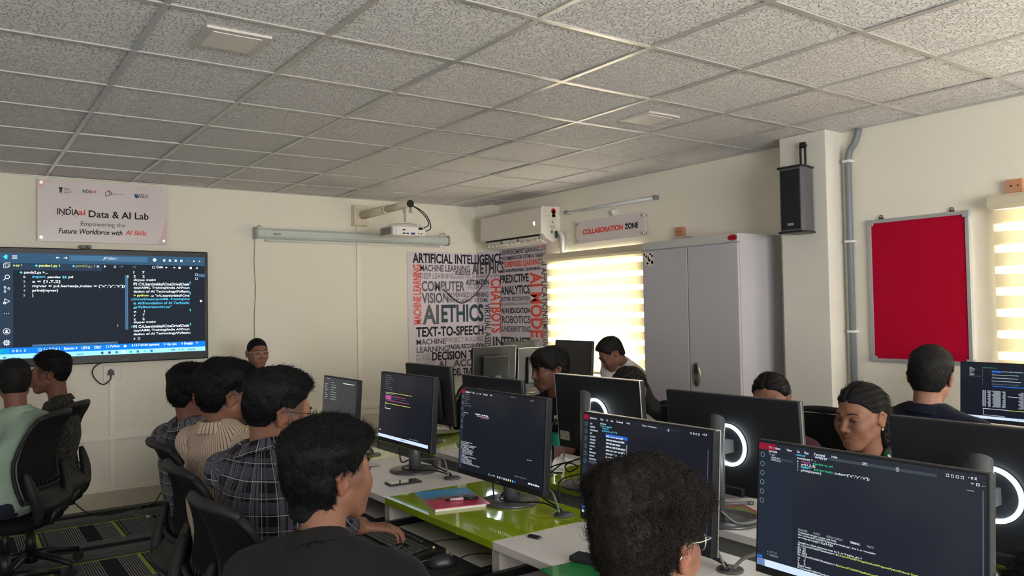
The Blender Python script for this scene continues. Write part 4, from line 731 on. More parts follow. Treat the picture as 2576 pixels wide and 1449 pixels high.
def monitor(label,xp,y0,y1,z0,z1,face,style=None,ring=False,chin=.022,rim=False,group=None,tilt=4,cond=None,stand='disc',back_label=False,base_at=None,cable=True,yaw=None,arm=True):
    """panel spanning y0..y1 (y0<y1) at x=xp, facing -x (face=-1) or +x (face=1); built facing local +X, then turned"""
    W=y1-y0; Hh=z1-z0; yc=(y0+y1)/2
    rz=(0 if face>0 else math.pi) if yaw is None else yaw
    t=thing('monitor',label,'monitor',(xp,yc,TZ),rz,group)
    zc=(z0+z1)/2-TZ; M0=Matrix.Translation((0,0,zc))@Matrix.Rotation(R(-tilt),4,'Y')
    h,w=Hh/2,W/2
    mb=MB(); mb.M=M0; mb.box(-.030,-w,-h,0,w,h,bev=.004); (None if ring else mb.box(-.052,-w*.62,-h*.80,-.028,w*.62,h*.55,bev=.012)); mb.build('casing',backm,t)
    if rim: mb=MB(); mb.M=M0; mb.box(-.031,-w-.001,-h,-.027,-w+.002,h); mb.box(-.031,-w,h-.002,-.010,w,h+.001); mb.box(-.031,w-.002,-h,-.027,w+.001,h); mb.build('rim',rimm,t)
    else: mb=MB(); mb.M=M0; mb.box(-.020,-w-.001,-h,-.012,-w+.001,h); mb.box(-.020,-w,h-.001,-.012,w,h+.001); mb.build('rim',mat('monitor_rim_dark',(.10,.10,.10),.35,metal=.4),t)
    b=.006
    smat={None:scoff,'vs1':sclit,'vs2':sclit,'vs3':mat('screen_slate_glow',(.004,.005,.007),.16,spec=.45,emit=srgb('252a35'),estr=.6),'dark1':sclit,'grey':mat('screen_slate_grey',(.004,.005,.006),.2,spec=.45,emit=srgb('3a3b3d'),estr=.6),'table':mat('screen_night',(.004,.005,.007),.16,spec=.45,emit=srgb('191d29'),estr=.6)}[style]
    mb=MB(); mb.M=M0; mb.quad((.0006,-w+b,-h+chin),(.0006,w-b,-h+chin),(.0006,w-b,h-b),(.0006,-w+b,h-b)); mb.build('screen',smat,t)
    if style:
        W2,H2=2*(w-b),2*h-chin-b; tx=code_screen(W2,H2,style,hash(label)%97 if False else len(label))
        if style in ('vs3',): tx.rect(0,0,W2,.055*H2,si('t')); tx.disc(.02*W2,.027*H2,.008,si('b')); 
        def fn(u,v,M0=M0): p=M0@Vector((.0012,-(w-b)+u,-h+chin+v)); return tuple(p)
        tx.build('screen_content',SM,fn,t)
    mb=MB(); mb.M=M0; mb.box(-.001,-.012,-h+chin*.35,.0008,.012,-h+chin*.35+.004); mb.build('logo',mat('logo_dim',(.10,.10,.10),.3),t)
    # stand: foot disc, column, mount
    sx=-.085 if ring else -.055
    if ring:
        mb=MB(); mb.M=Matrix.Translation((-.04,0,0)); mb.lathe([(0,0),(.135,0),(.138,.004),(.136,.010),(.06,.013),(0,.013)],n=48,sx=.95,sy=1.0,center=(-.03,0,.0)); mb.build('foot',basem,t)
        mb=MB(); 
        n=24; top=zc+.105; vs=[]
        for z,dx in ((.012,0),(top-.02,-.0),):
            pass
        P0=[]
        for lvl,(z,x) in enumerate(((.012,sx-.02),(top,sx-.008))):
            for i in range(n):
                a=2*math.pi*i/n; px=x+.016*math.cos(a); py=.030*math.sin(a)
                P0.append((px,py,z+(0 if lvl==0 else (-.9*(px-x)))))
        mb.smooth=False; mb.add(P0,[(i,(i+1)%n,n+(i+1)%n,n+i) for i in range(n)]+[tuple(range(n-1,-1,-1)),tuple(range(n,2*n))])
        for i in range(n): mb.sm[i]=True
        mb.build('stand_column',standm,t)
        mb=MB(); mb.box(sx-.002,-.022,zc-.028,-.031,.022,zc+.020,bev=.004); mb.build('mount',DARK,t)
        mb=MB(); mb.M=M0; rp=[(-.0375,.073*math.cos(2*math.pi*i/48),.073*math.sin(2*math.pi*i/48)) for i in range(48)]; mb.tube(rp,.0062,n=10,closed=True); mb.build('ring_light',led,t)
        mb=MB(); mb.M=M0; mb.cyl((-.029,0,0),(-.0335,0,0),.080,n=48); mb.build('ring_housing',mat('ring_housing',(.02,.022,.025),.2),t)
    else:
        mb=MB(); mb.lathe([(0,0),(.118,0),(.12,.004),(.118,.009),(.03,.012),(0,.012)],n=48,center=(-.05,0,0)); mb.build('foot',basem,t)
        mb=MB(); mb.cyl((sx,0,.01),(sx,0,z0-TZ+.05),.030,n=28); mb.box(sx-.02,-.035,z0-TZ+.0,-.02,.035,z0-TZ+.10,bev=.008); mb.build('stand_column',standm,t)
    mb=MB(); mb.M=M0; mb.box(-.047,-.055,-h-.002,-.012,.055,-h+.03,bev=.006); mb.build('port_block',BLACK,t)
    if back_label:
        tx=TX(); w2=.07; s0=w-.02-w2
        tx.rect(0,0,w2,.042,0); tx.word('LCD MONITOR',.006,.033,.05,.038,1); tx.word('S/N 2047118',.006,.022,.038,.028,1); tx.word('MODEL 27',.006,.012,.032,.018,1); [tx.rect(.045+i*.002,.008,.046+i*.002,.024,1) for i in range(9)]
        tx.build('serial_label',[flat('label_offwhite','bdb8ae'),KS],lambda u,v,M0=M0:tuple(M0@Vector((-.0305,w-.012-u,-h+.035+v))),t)
    return t
G1='monitors of the left desk row'; G2='monitors of the right desk row'
monitor('small grey-lit monitor farthest down the left desk row',1.20,-3.10,-2.62,.83,1.163,-1,'grey',group=G1)
monitor('dark monitor with pale blue taskbar standing on the white bay',1.20,-3.94,-3.39,.875,1.229,-1,'dark1',group=G1)
monitor('dark monitor reflecting a striped shirt on the green bay',1.20,-4.79,-4.18,.83,1.201,-1,'vs2',group=G1)
monitor('dark monitor with a blue popup menu behind the curly head',1.20,-5.59,-5.00,.80,1.172,-1,'vs1',rim=True,group=G1)
monitor('largest nearest monitor with a python traceback in yellow and white',1.20,-6.35,-5.745,.805,1.166,-1,'vs3',rim=False,group=G1)
monitor('black-backed monitor with a small label, farthest in the right row',1.78,-3.20,-2.66,.862,1.212,1,None,back_label=True,group=G2)
monitor('black-backed monitor half hidden behind the striped-reflection screen',1.76,-3.93,-3.37,.84,1.180,1,None,ring=True,group=G2)
monitor('black-backed monitor with a white serial label and glowing ring',1.77,-4.76,-4.19,.885,1.232,1,None,ring=True,back_label=True,rim=True,group=G2)
monitor('black-backed monitor with glowing ring before the hidden woman',1.77,-5.52,-4.91,.84,1.208,1,None,ring=True,group=G2)
monitor('black-backed monitor with glowing ring at the picture edge',1.75,-6.42,-5.85,.82,1.198,1,None,ring=True,group=G2)
monitor('lit monitor with a data table on the desk by the rear window',3.50,-5.84,-5.22,.945,1.238,-1,'table',group=None,chin=.02)
monitor('left one of two olive-grey switched-off monitors below the poster',3.42,-1.42,-.90,.84,1.205,-1,None,group='switched off monitors in the front right corner',yaw=R(98),rim=True)
monitor('switched-off monitor with a silver edge behind the boy in navy',3.72,-1.72,-1.18,.84,1.195,-1,None,group='switched off monitors in the front right corner',yaw=R(96),rim=True)
monitor('switched-off monitor standing highest near the front window blind',3.80,-1.28,-.83,.88,1.235,-1,None,group='switched off monitors in the front right corner',yaw=R(93),rim=False)
monitor('navy-black switched-off monitor in front of the bright front blind',3.68,-2.22,-1.74,.88,1.265,-1,None,group='switched off monitors in the front right corner',rim=True)
# ------------------------------------------------------------------ grommets and cables
def grommet(label,x,y): 
    t=thing('cable_grommet',label,'grommet',(x,y,TZ),0,'cable grommets')
    mb=MB(); mb.lathe([(0,0),(.038,0),(.041,.003),(.038,.007),(0,.008)],n=28); mb.build('cover',mat('grommet_grey',(.09,.085,.085),.4),t); mb=MB(); mb.box(-.036,-.012,.006,-.012,.012,.014,bev=.003); mb.build('opening',BLACK,t); return t
for l,x,y in (('round cable cover on the green bay behind the phone desk',1.285,-3.135),('round cable cover on the white bay beside the phone',1.30,-3.945),('round cable cover on the notebook bay',1.285,-4.79),('round cable cover on the white bay behind the curly head',1.27,-5.59),('round cable cover on the right row opposite the phone desk',1.735,-3.415),('round cable cover on the right row by the water bottle',1.675,-4.17)): grommet(l,x,y)
def mon(word): return next(o for o in C.objects if o.name.startswith('monitor') and o.parent is None and word in o.get('label',''))
def cable(host,pts,r=.0035,m_=RUBBER,n=8):
    mb=MB(); mb.tube(bez(pts,n),r,n=6); o=mb.build('cable',m_,host)
    o.matrix_parent_inverse=(Matrix.Translation(host.location)@Euler(host.rotation_euler).to_matrix().to_4x4()).inverted(); return o
Z_=TZ+.004
def bundle(mx,my,gx,gy,zb,word):
    host=mon(word)
    cable(host,[(mx,my+.12,zb+.02),(mx-.0,my+.10,zb-.05),(mx+.02,my+.03,TZ+.05),(mx+.04,my-.02,TZ+.03)])
    cable(host,[(mx+.04,my-.05,zb+.03),(mx+.03,my-.02,TZ+.05),(mx-.05,my+.0,TZ+.020),(mx-.02,my-.10,TZ+.02),(mx+.02,my-.2,TZ+.03),(gx,gy+.02,TZ+.013),(gx-.015,gy,TZ+.006)])
    cable(host,[(mx+.05,my-.06,zb+.05),(mx+.05,my-.10,TZ+.07),(mx+.04,my-.16,TZ+.045),(gx+.01,gy+.03,TZ+.015),(gx-.02,gy+.005,TZ+.006)])
    cable(host,[(mx+.03,my+.07,zb+.03),(mx+.04,my+.0,TZ+.06),(mx+.05,my-.12,TZ+.07),(gx+.0,gy+.08,TZ+.08),(gx-.01,gy+.03,TZ+.04),(gx-.02,gy,TZ+.006)],.0045,GREYC)
bundle(1.235,-3.66,1.30,-3.945,.83,'pale blue taskbar')
bundle(1.25,-4.48,1.285,-4.79,.785,'reflecting a striped')
bundle(1.235,-5.28,1.27,-5.59,.775,'popup menu')
bundle(1.25,-2.86,1.285,-3.135,.80,'grey-lit')
cable(mon('white serial label'),[(1.70,-4.50,.90),(1.66,-4.42,.86),(1.62,-4.33,.83),(1.60,-4.25,.79),(1.645,-4.19,.762)])
cable(mon('white serial label'),[(1.68,-4.47,.88),(1.68,-4.38,.85),(1.67,-4.33,.82),(1.66,-4.37,.80),(1.67,-4.42,.83),(1.64,-4.36,.84),(1.66,-4.22,.765)])
cable(mon('white serial label'),[(1.62,-4.62,.86),(1.56,-4.58,.84),(1.50,-4.50,.80),(1.50,-4.50,.70),(1.50,-4.48,.60)])
cable(mon('hidden woman'),[(1.76,-5.33,.86),(1.74,-5.36,.82),(1.70,-5.36,.78),(1.66,-5.30,.765),(1.66,-5.22,.80)],.005,GREYC)
cable(mon('picture edge'),[(1.72,-6.2,.86),(1.70,-6.22,.80),(1.66,-6.18,.765)],.005,GREYC)
cable(mon('traceback'),[(1.27,-5.60,.758),(1.29,-5.64,.80),(1.33,-5.72,.82),(1.40,-5.85,.80)],.006,GREYC)
# ------------------------------------------------------------------ keyboards, mice and desk items
KEY=mat('key_black',(.035,.035,.036),.35,spec=.6); KBASE=mat('keyboard_case',(.014,.014,.015),.45)
def keyboard(label,x,y,rz=0,z=.631,keys=True):
    t=thing('keyboard',label,'keyboard',(x,y,z),rz,'keyboards')     # long side along local Y, user at -X
    mb=MB(); mb.prism([(-.078,0),(.078,0),(.078,.026),(.060,.028),(-.078,.012)],'y',-.235,.235); mb.build('case',KBASE,t)
    mb=MB()
    sl=math.atan2(.016,.138)
    mb.M=Matrix.Translation((-.078,0,.012))@Matrix.Rotation(-sl,4,'Y')
    def key(r_,u,w=1,hh=1): 
        x0=.012+r_*.0187; y1=.225-u*.0188; mb.box(x0,y1-w*.0188+.002,.0015,x0+hh*.0187-.0025,y1-.001,.0085,bev=.0018)
    for c in range(15): key(4,c) if c<13 else (key(4,13,2) if c==13 else None)
    key(3,0,1.5); [key(3,1.5+c) for c in range(13)]; key(2,0,1.75); [key(2,1.75+c) for c in range(11)]; key(2,12.75,2.25); key(1,0,2.25); [key(1,2.25+c) for c in range(10)]; key(1,12.25,2.75)
    key(0,0,1.25);key(0,1.25,1.25);key(0,2.5,1.25);key(0,3.75,6.25);key(0,10,1.25);key(0,11.25,1.25);key(0,12.5,1.25);key(0,13.75,1.25)
    for c in list(range(0,1))+list(range(2,6)): key(5.4,c)
    for c in range(4): key(5.4,6.5+c); key(5.4,11+c)
    for r_ in (3,4): [key(r_,15.3+c) for c in range(3)]
    [key(5.4,15.3+c) for c in range(3)]; key(1,16.3); [key(0,15.3+c) for c in range(3)]
    for r_ in (1,2,3): [key(r_,18.6+c) for c in range(3)]
    [key(4,18.6+c) for c in range(4)]; key(0,18.6,2); key(0,20.6); key(2,21.6,1,2); key(0,21.6,1,2)
    for q in range(len(mb.v)): pass
    mb.build('keycaps',KEY,t); 
    mb=MB(); mb.box(.045,-.20,.0275,.05,-.195,.0282); mb.build('led',mat('kb_led',(1,.7,.3),.3,emit=(1,.55,.15),estr=6),t)
    tx=TX(); tx.word('acer',-.215,.038,-.19,.046,0,bold=.02); o=tx.build('logo',[flat('kb_logo','a0a0a0')],lambda u,v:(v,u,.0282),t)
    return t
kb=keyboard('black keyboard under the typing hand on the notebook bay tray',.80,-4.36,0)
def dupk(o,label,loc):
    c=copy_tree(o); c.location=loc; c['label']=label; return c
dupk(kb,'black keyboard on the tray of the phone bay',(.80,-3.52,.631)); dupk(kb,'black keyboard on the tray of the usb stick bay',(.80,-5.22,.631)); dupk(kb,'black keyboard on the tray below the nearest monitor',(.80,-6.0,.631))
k2=dupk(kb,'black keyboard on the corner desk beside the boy in navy',(3.30,-1.42,TZ+.001)); k2.rotation_euler=(0,0,R(10))
PAD=mat('mouse_pad_cloth',(.012,.013,.014),.9,bump=.3,bscale=900)
def mouse(label,x,y,rz,z):
    t=thing('computer_mouse',label,'mouse',(x,y,z),rz,'mice')
    bm=bmesh.new(); bmesh.ops.create_uvsphere(bm,u_segments=28,v_segments=18,radius=1)
    for v in bm.verts:
        a=v.co.copy(); a.x*=.056; a.y*=.031*(1-.12*math.exp(-((a.x+.005)/.02)**2)); a.z=max(a.z,-.25)*.034+.0085
        if a.x>0: a.z-=.006*(a.x/.056)**2
        v.co=a
    mb=MB(); mb.smooth=True; mb.bm(bm); mb.build('body',mat('mouse_black',(.016,.016,.017),.38),t)
    mb=MB(); mb.cyl((.030,-.004,.033),(.030,.004,.033),.009,n=14); mb.build('scroll_wheel',mat('wheel_grey',(.05,.05,.05),.5),t)
    return t
def pad(label,x0,y0,x1,y1,z): mb=MB(); mb.box(x0,y0,z,x1,y1,z+.003,bev=.001); tag(mb.build('mouse_pad',PAD),label,'mouse pad','mouse pads')
pad('black mouse pad beside the typing hand',.68,-4.845,.90,-4.61,.631); ms=mouse('black mouse on the pad beside the typing hand',.80,-4.70,R(-14),.634)
for lab,y in (('black mouse on the tray of the phone bay',-3.84),('black mouse on the tray of the usb stick bay',-5.56)):
    pad('black mouse pad on the tray near y %s'%('the phone bay' if y>-4 else 'the usb stick bay'),.68,y-.11,.90,y+.07,.631); c=copy_tree(ms); c.location=(.79,y,.634); c['label']=lab
for o in C.objects:
    if o.name.startswith('mouse_pad'): o['label']=o['label'].replace('near y the','of the')
mb=MB(); mb.tube(bez([(.865,-4.48,.655),(.95,-4.52,.66),(1.02,-4.60,.665),(1.04,-4.72,.66),(1.05,-4.86,.65)],8),.0028,n=6); tag(mb.build('keyboard_cable',RUBBER),'thin black cable from the typed-on keyboard to the recess','cable')
mb=MB(); mb.tube(bez([(.855,-4.71,.645),(.91,-4.70,.652),(.97,-4.74,.655),(1.04,-4.84,.65)],8),.0025,n=6); tag(mb.build('mouse_cable',RUBBER),'thin black cable of the mouse beside the typing hand','cable')
# notebook and pen
def nb_mat():
    mt,nt,b=nodes('notebook_cover'); b.inputs['Roughness'].default_value=.3; tc=N(nt,'ShaderNodeTexCoord'); sp=N(nt,'ShaderNodeSeparateXYZ'); L(nt,tc.outputs['Object'],sp.inputs[0])
    nz=N(nt,'ShaderNodeTexNoise'); nz.inputs['Scale'].default_value=28; L(nt,tc.outputs['Object'],nz.inputs['Vector'])
    a=N(nt,'ShaderNodeMath',operation='MULTIPLY_ADD'); L(nt,nz.outputs['Fac'],a.inputs[0]); a.inputs[1].default_value=.07; L(nt,sp.outputs[1],a.inputs[2])
    mr=N(nt,'ShaderNodeMapRange'); mr.inputs[1].default_value=-.13; mr.inputs[2].default_value=.19; L(nt,a.outputs[0],mr.inputs[0])
    ra=N(nt,'ShaderNodeValToRGB'); L(nt,mr.outputs[0],ra.inputs[0]); e=ra.color_ramp.elements
    e[0].color=c4(srgb('C8365A')); e[1].color=c4(srgb('3FA3D6')); k=e.new(.42); k.color=c4(srgb('CC4560')); k=e.new(.5); k.color=c4(srgb('B96A5A')); k=e.new(.60); k.color=c4(srgb('5E93B4')); k=e.new(.8); k.color=c4(srgb('45A4D4'))
    L(nt,ra.outputs[0],b.inputs['Base Color']); return mt
t=thing('notebook','paper notebook with blue, orange and pink cover on the green bay','notebook',(1.075,-4.31,TZ),R(-14))
mb=MB(); mb.box(-.115,-.158,.0105,.115,.158,.0125,bev=.0006); mb.build('cover',nb_mat(),t)
mb=MB(); mb.box(-.114,-.157,.0005,.114,.157,.0105); mb.build('pages',mat('paper_white',srgb('D8D2C6'),.8),t)
tx=TX(); tx.word('NOTE BOOK',.02,.125,.10,.136,0); 
for a in ((-.09,.03,.10,.033),(-.09,-.04,-.085,.03),(.095,-.04,.10,.03),(-.07,-.01,-.03,.018),(0,-.03,.03,.02),(.05,-.015,.08,.01)): tx.rect(a[0],a[1],a[2],a[3],1)
tx.build('cover_print',[flat('print_dark','3a4a66'),flat('print_brown','8a5a56')],lambda u,v:(u,v,.0128),t)
t=thing('ball_pen','black and clear ball pen lying across the notebook','pen',(1.07,-4.375,TZ+.0195),R(-112+0))
t.rotation_euler=(0,0,math.atan2(-4.403+4.34,1.147-.999)+R(0))
mb=MB(); mb.cyl((-.035,0,0),(.025,0,0),.0055,n=14); mb.build('barrel',mat('pen_clear',(.6,.45,.48),.2),t); mb=MB(); mb.cyl((.02,0,0),(.078,0,0),.0065,n=14); mb.cyl((.078,0,0),(.083,0,0),.004); mb.box(.03,-.002,.006,.075,.002,.0085); mb.build('grip',BLACK,t); mb=MB(); mb.cyl((-.035,0,0),(-.055,0,0),.006,.004,n=14); mb.build('cap',BLACK,t); mb=MB(); mb.cyl((-.05,0,0),(.02,0,0),.0022,n=8); mb.build('refill',BLACK,t)
def phone(label,x,y,z,rz,col,scr):
    t=thing('mobile_phone',label,'phone',(x,y,z),rz); mb=MB(); mb.box(-.078,-.037,0,.078,.037,.009,bev=.004); mb.build('case',col,t); mb=MB(); mb.box(-.072,-.032,.0088,.072,.032,.0094); mb.build('glass',scr,t); return t
phone('black phone with a glossy screen on the white bay',1.075,-3.885,TZ,R(-5),BLACK,mat('phone_glass',(.02,.02,.02),.04,spec=1.0,coat=1))
phone('purple-grey phone lying below the ring-lit monitor of the right row',1.99,-5.02,TZ,R(-30),mat('phone_purple',(.12,.09,.12),.35),mat('phone_purple2',(.14,.11,.13),.3))
mb=MB(); mb.box(-.028,-.009,0,.018,.009,.010,bev=.003); o=mb.build('usb_stick',BLACK,None,loc=(1.019,-4.96,TZ),rot=(0,0,R(-75))); tag(o,'tiny black usb stick lying on the white bay','usb stick'); mb=MB(); mb.box(.018,-.006,.003,.028,.006,.007); mb.build('connector',CHROME,o)
GF=mat('green_plastic_folder',srgb('1F7A3E'),.2,coat=.4,bump=.4,bscale=9)
t=thing('plastic_folder','shiny emerald green folder on the white bay by the curly head','folder',(.93,-5.33,TZ),R(-5)); mb=MB(); mb.box(-.11,-.15,0,.11,.085,.006,bev=.002); mb.build('cover',GF,t); mb=MB(); mb.box(-.12,-.16,.006,.10,.07,.008,bev=.001); mb.build('flap',GF,t)
mb=MB(); mb.box(-.03,-.07,0,.03,.07,.018,bev=.005); tag(mb.build('spectacle_case',mat('case_black',(.015,.015,.016),.5),None,loc=(.985,-5.30,TZ+.009),rot=(0,0,R(20))),'dark oblong case lying on the emerald green folder','case')
# papers on the right row
def sheets(label,x,y,rz,col,curl=.03,w=.15,h=.21,n=3,z=TZ):
    t=thing('paper_sheets',label,'papers',(x,y,z),rz)
    for k in range(n):
        mb=MB(); nx,ny=12,12; vs=[];
        for i in range(nx+1):
            for j in range(ny+1):
                u=i/nx;v=j/ny; zz=.002+.003*k+curl*((1-u)**3)*(.4+.6*v)+.004*math.sin(7*u+3*v+k)**2
                vs.append(((u-.5)*h+.006*k,(v-.5)*w*2-.004*k,zz))
        vs2=[(a,b,c-.0006) for a,b,c in vs]; m_=len(vs)
        f=[(i*(ny+1)+j,(i+1)*(ny+1)+j,(i+1)*(ny+1)+j+1,i*(ny+1)+j+1) for i in range(nx) for j in range(ny)]
        mb.smooth=True; mb.add(vs+vs2,f+[tuple(m_+i for i in q[::-1]) for q in f]); mb.build('sheet',col,t)
    return t
PAPER=mat('paper_white',srgb('D8D2C6'),.8); 
t=sheets('curled printed papers with a red pen line on the green bay',1.90,-2.80,R(100),PAPER,.05)
tx=TX(); tx.disc(-.04,.05,.022,0); tx.disc(-.04,.05,.014,1); tx.rect(.03,.045,.09,.049,2); tx.build('print',[flat('print_grey','6a6068'),flat('print_lt','a69aa0'),flat('print_red','b83a48')],lambda u,v:(v-.02,u,.012+.05*max(0,(1-((v-.02)/.21+.5)))**3*(.4+.6*(u/.3+.5))),t)
t=thing('folded_cloth','crumpled white cloth on the white bay of the right row','cloth',(1.90,-3.86,TZ)); mb=MB(); n=26; vs=[]
for i in range(n+1):
    for j in range(n+1):
        u=i/n-.5;v=j/n-.5; e=max(0,1-(abs(2*u)**4+abs(2*v)**4)); vs.append((u*.26,v*.32,.002+.05*e**.5*(.6+.4*math.sin(9*u+5*v)*math.cos(7*v-4*u))))
f=[(i*(n+1)+j,(i+1)*(n+1)+j,(i+1)*(n+1)+j+1,i*(n+1)+j+1) for i in range(n) for j in range(n)]; m_=len(vs); mb.smooth=True; mb.add(vs+[(a,b,0) for a,b,c in vs],f+[tuple(m_+i for i in q[::-1]) for q in f]); mb.build('cloth',mat('cloth_white',srgb('D2CCCB'),.9),t)
t=sheets('thin open notebook with a pen on the phone bay, half hidden',1.06,-3.37,R(10),PAPER,.0,.09,.2,2)
t=thing('ball_pen','dark pen on the thin notebook of the phone bay','pen',(1.07,-3.47,TZ+.016),R(60)); mb=MB(); mb.cyl((-.07,0,0),(.06,0,0),.005,n=12); mb.build('barrel',mat('pen_dark',(.04,.03,.04),.35),t); mb=MB(); mb.cyl((.06,0,0),(.075,0,0),.005,.001,n=12); mb.build('tip',BLACK,t)
t=sheets('loose white paper under the purple-grey phone',1.93,-5.12,R(-20),PAPER,.0,.12,.2,1)
t=thing('marker_pen','grey marker pen lying on the loose paper','pen',(1.89,-5.11,TZ+.012),R(-32)); mb=MB(); mb.cyl((-.065,0,0),(.05,0,0),.0065,n=14); mb.build('barrel',mat('marker_grey',(.16,.16,.16),.4),t); mb=MB(); mb.cyl((.05,0,0),(.075,0,0),.0075,n=14); mb.build('cap',mat('marker_cap',(.10,.10,.10),.4),t)
def book(label,x,y,z,rz,w,h,th,cov,name='book'):
    t=thing(name,label,'book',(x,y,z),rz); mb=MB(); mb.box(-w/2,-h/2,0,w/2,h/2,.0015); mb.box(-w/2,-h/2,th-.0015,w/2,h/2,th,bev=.0005); mb.box(-w/2,-h/2,0,-w/2+.0015,h/2,th); mb.build('cover',cov,t); mb=MB(); mb.box(-w/2+.002,-h/2+.003,.0015,w/2-.003,h/2-.003,th-.0015); mb.build('pages',PAPER,t); return t
RG=mat('cover_red_green',srgb('A8382E'),.35,var=.5,bscale=16)
t=book('thin red and green magazine on the white bay of the right row',1.80,-5.20,TZ,R(-25),.16,.22,.006,RG); tx=TX(); tx.rect(-.06,-.09,.06,.09,0); tx.disc(0,0,.04,1); tx.build('cover_picture',[mat('cover_green',srgb('6F8A2A'),.35,var=.4,bscale=30),flat('cover_redblob','b0483a')],lambda u,v:(u,v,.0063),t)
for i,(c,lab) in enumerate((('C8C2B4','cream book at the bottom of the pile near the picture edge'),('7F8F2C','olive green book in the pile near the picture edge'),('A23A44','crimson book in the pile near the picture edge'),('5F6F34','green topped book of the pile near the picture edge'),('DAD6CE','white booklet lying on the pile near the picture edge'))):
    book(lab,1.93+.006*i,-6.04-.01*(i%2),TZ+.018*i,R(-30+6*i),.19,.25,.0175,mat('book_cover_'+c,srgb(c),.45))
# water bottle
t=thing('water_bottle','clear plastic water bottle with a green label on the right row','bottle',(1.765,-4.16,TZ))
PET=mat('clear_pet',(.92,.95,.95),.06,trans=1,ior=1.18)
pr=[(.0,0),(.030,0),(.034,.008),(.033,.03),(.035,.034),(.033,.05),(.035,.055),(.033,.075),(.035,.08),(.033,.10),(.035,.105),(.034,.13),(.034,.19),(.033,.205),(.026,.235),(.014,.25),(.013,.262)]
mb=MB(); mb.lathe(pr+[(0,.262)],n=32); mb.build('body',PET,t)
mb=MB(); mb.lathe([(.0347,.132),(.0347,.188)],n=32); mb.f=mb.f[:-2]; mb.mi=mb.mi[:-2]; mb.sm=mb.sm[:-2]; mb.build('label_band',mat('label_teal',srgb('1F7F6A'),.4),t); mb=MB(); mb.lathe([(0,.258),(.0155,.258),(.0155,.272),(0,.272)],n=20); mb.build('cap',WHITE,t)
t=thing('laptop','closed black laptop on the green corner desk','laptop',(3.42,-1.20,TZ),R(8)); t.name='closed_laptop'
mb=MB(); mb.box(-.11,-.16,0,.11,.16,.010,bev=.003); mb.build('base',BLACK,t); mb=MB(); mb.box(-.11,-.16,.0105,.11,.16,.017,bev=.003); mb.build('lid',DARK,t)
# floor cables
mb=MB(); mb.tube(bez([(.02,-.35,.30),(.13,-.33,.16),(.26,-.36,.04),(.45,-.30,.006),(.62,-.20,.006),(.70,-.35,.05),(.66,-.9,.25),(.60,-1.6,.42),(.62,-2.1,.50)],8),.005,n=6); tag(mb.build('floor_cable',RUBBER),'black cable sweeping from the chair seats down across the carpet','cable')
t=thing('floor_cable','thin pale cable with a white plug lying on the carpet','cable',(.6,-.4,0)); mb=MB(); mb.tube(bez([(.36,.33,.005),(.17,.29,.005),(-.01,.14,.005),(-.06,-.02,.005),(-.03,-.10,.005),(.02,-.165,.007)],8),.004,n=6); mb.build('cord',GREYC,t); mb=MB(); mb.box(.005,-.19,.001,.03,-.16,.014,bev=.003); mb.build('plug',WHITE,t)
# ------------------------------------------------------------------ implicit-surface helpers (numpy)
F32=np.float32
def vlen(x): return np.sqrt((x*x).sum(-1))
def sd_ell(p,c,r,Rm=None):
    q=p-np.array(c,F32)
    if Rm is not None: q=q@np.array(Rm,F32)          # world -> local (Rm columns = local axes)
    r=np.array(r,F32); k0=vlen(q/r); k1=vlen(q/(r*r))+1e-9
    return k0*(k0-1)/k1
def sd_cap(p,a,b,ra,rb,flat_=None):
    a=np.array(a,F32); b=np.array(b,F32); ba=b-a; pa=p-a; h=np.clip((pa@ba)/max(float(ba@ba),1e-9),0,1)
    return vlen(pa-h[...,None]*ba)-(ra+(rb-ra)*h)
def smin(a,b,k): h=np.maximum(k-np.abs(a-b),0)/k; return np.minimum(a,b)-h*h*k*0.25
def smax(a,b,k): return -smin(-a,-b,k)
_nr=np.random.default_rng(11)
def noise3(p,freq,seed,octs=2):
    r=np.random.default_rng(seed); o=np.zeros(p.shape[:-1],F32); amp=1.0; f=freq
    for _ in range(octs):
        for _k in range(4):
            d=r.normal(size=3).astype(F32); d/=np.linalg.norm(d); d2=r.normal(size=3).astype(F32); d2/=np.linalg.norm(d2)
            o+=amp*np.sin((p@d)*f+r.uniform(0,6.28)+1.3*np.sin((p@d2)*f*.7+r.uniform(0,6.28)))*.25
        amp*=.5; f*=2.1
    return o
def grid(lo,hi,h):
    n=[int(math.ceil((hi[i]-lo[i])/h))+1 for i in range(3)]
    ax=[np.arange(n[i],dtype=F32)*h+lo[i] for i in range(3)]
    return np.stack(np.meshgrid(*ax,indexing='ij'),-1)
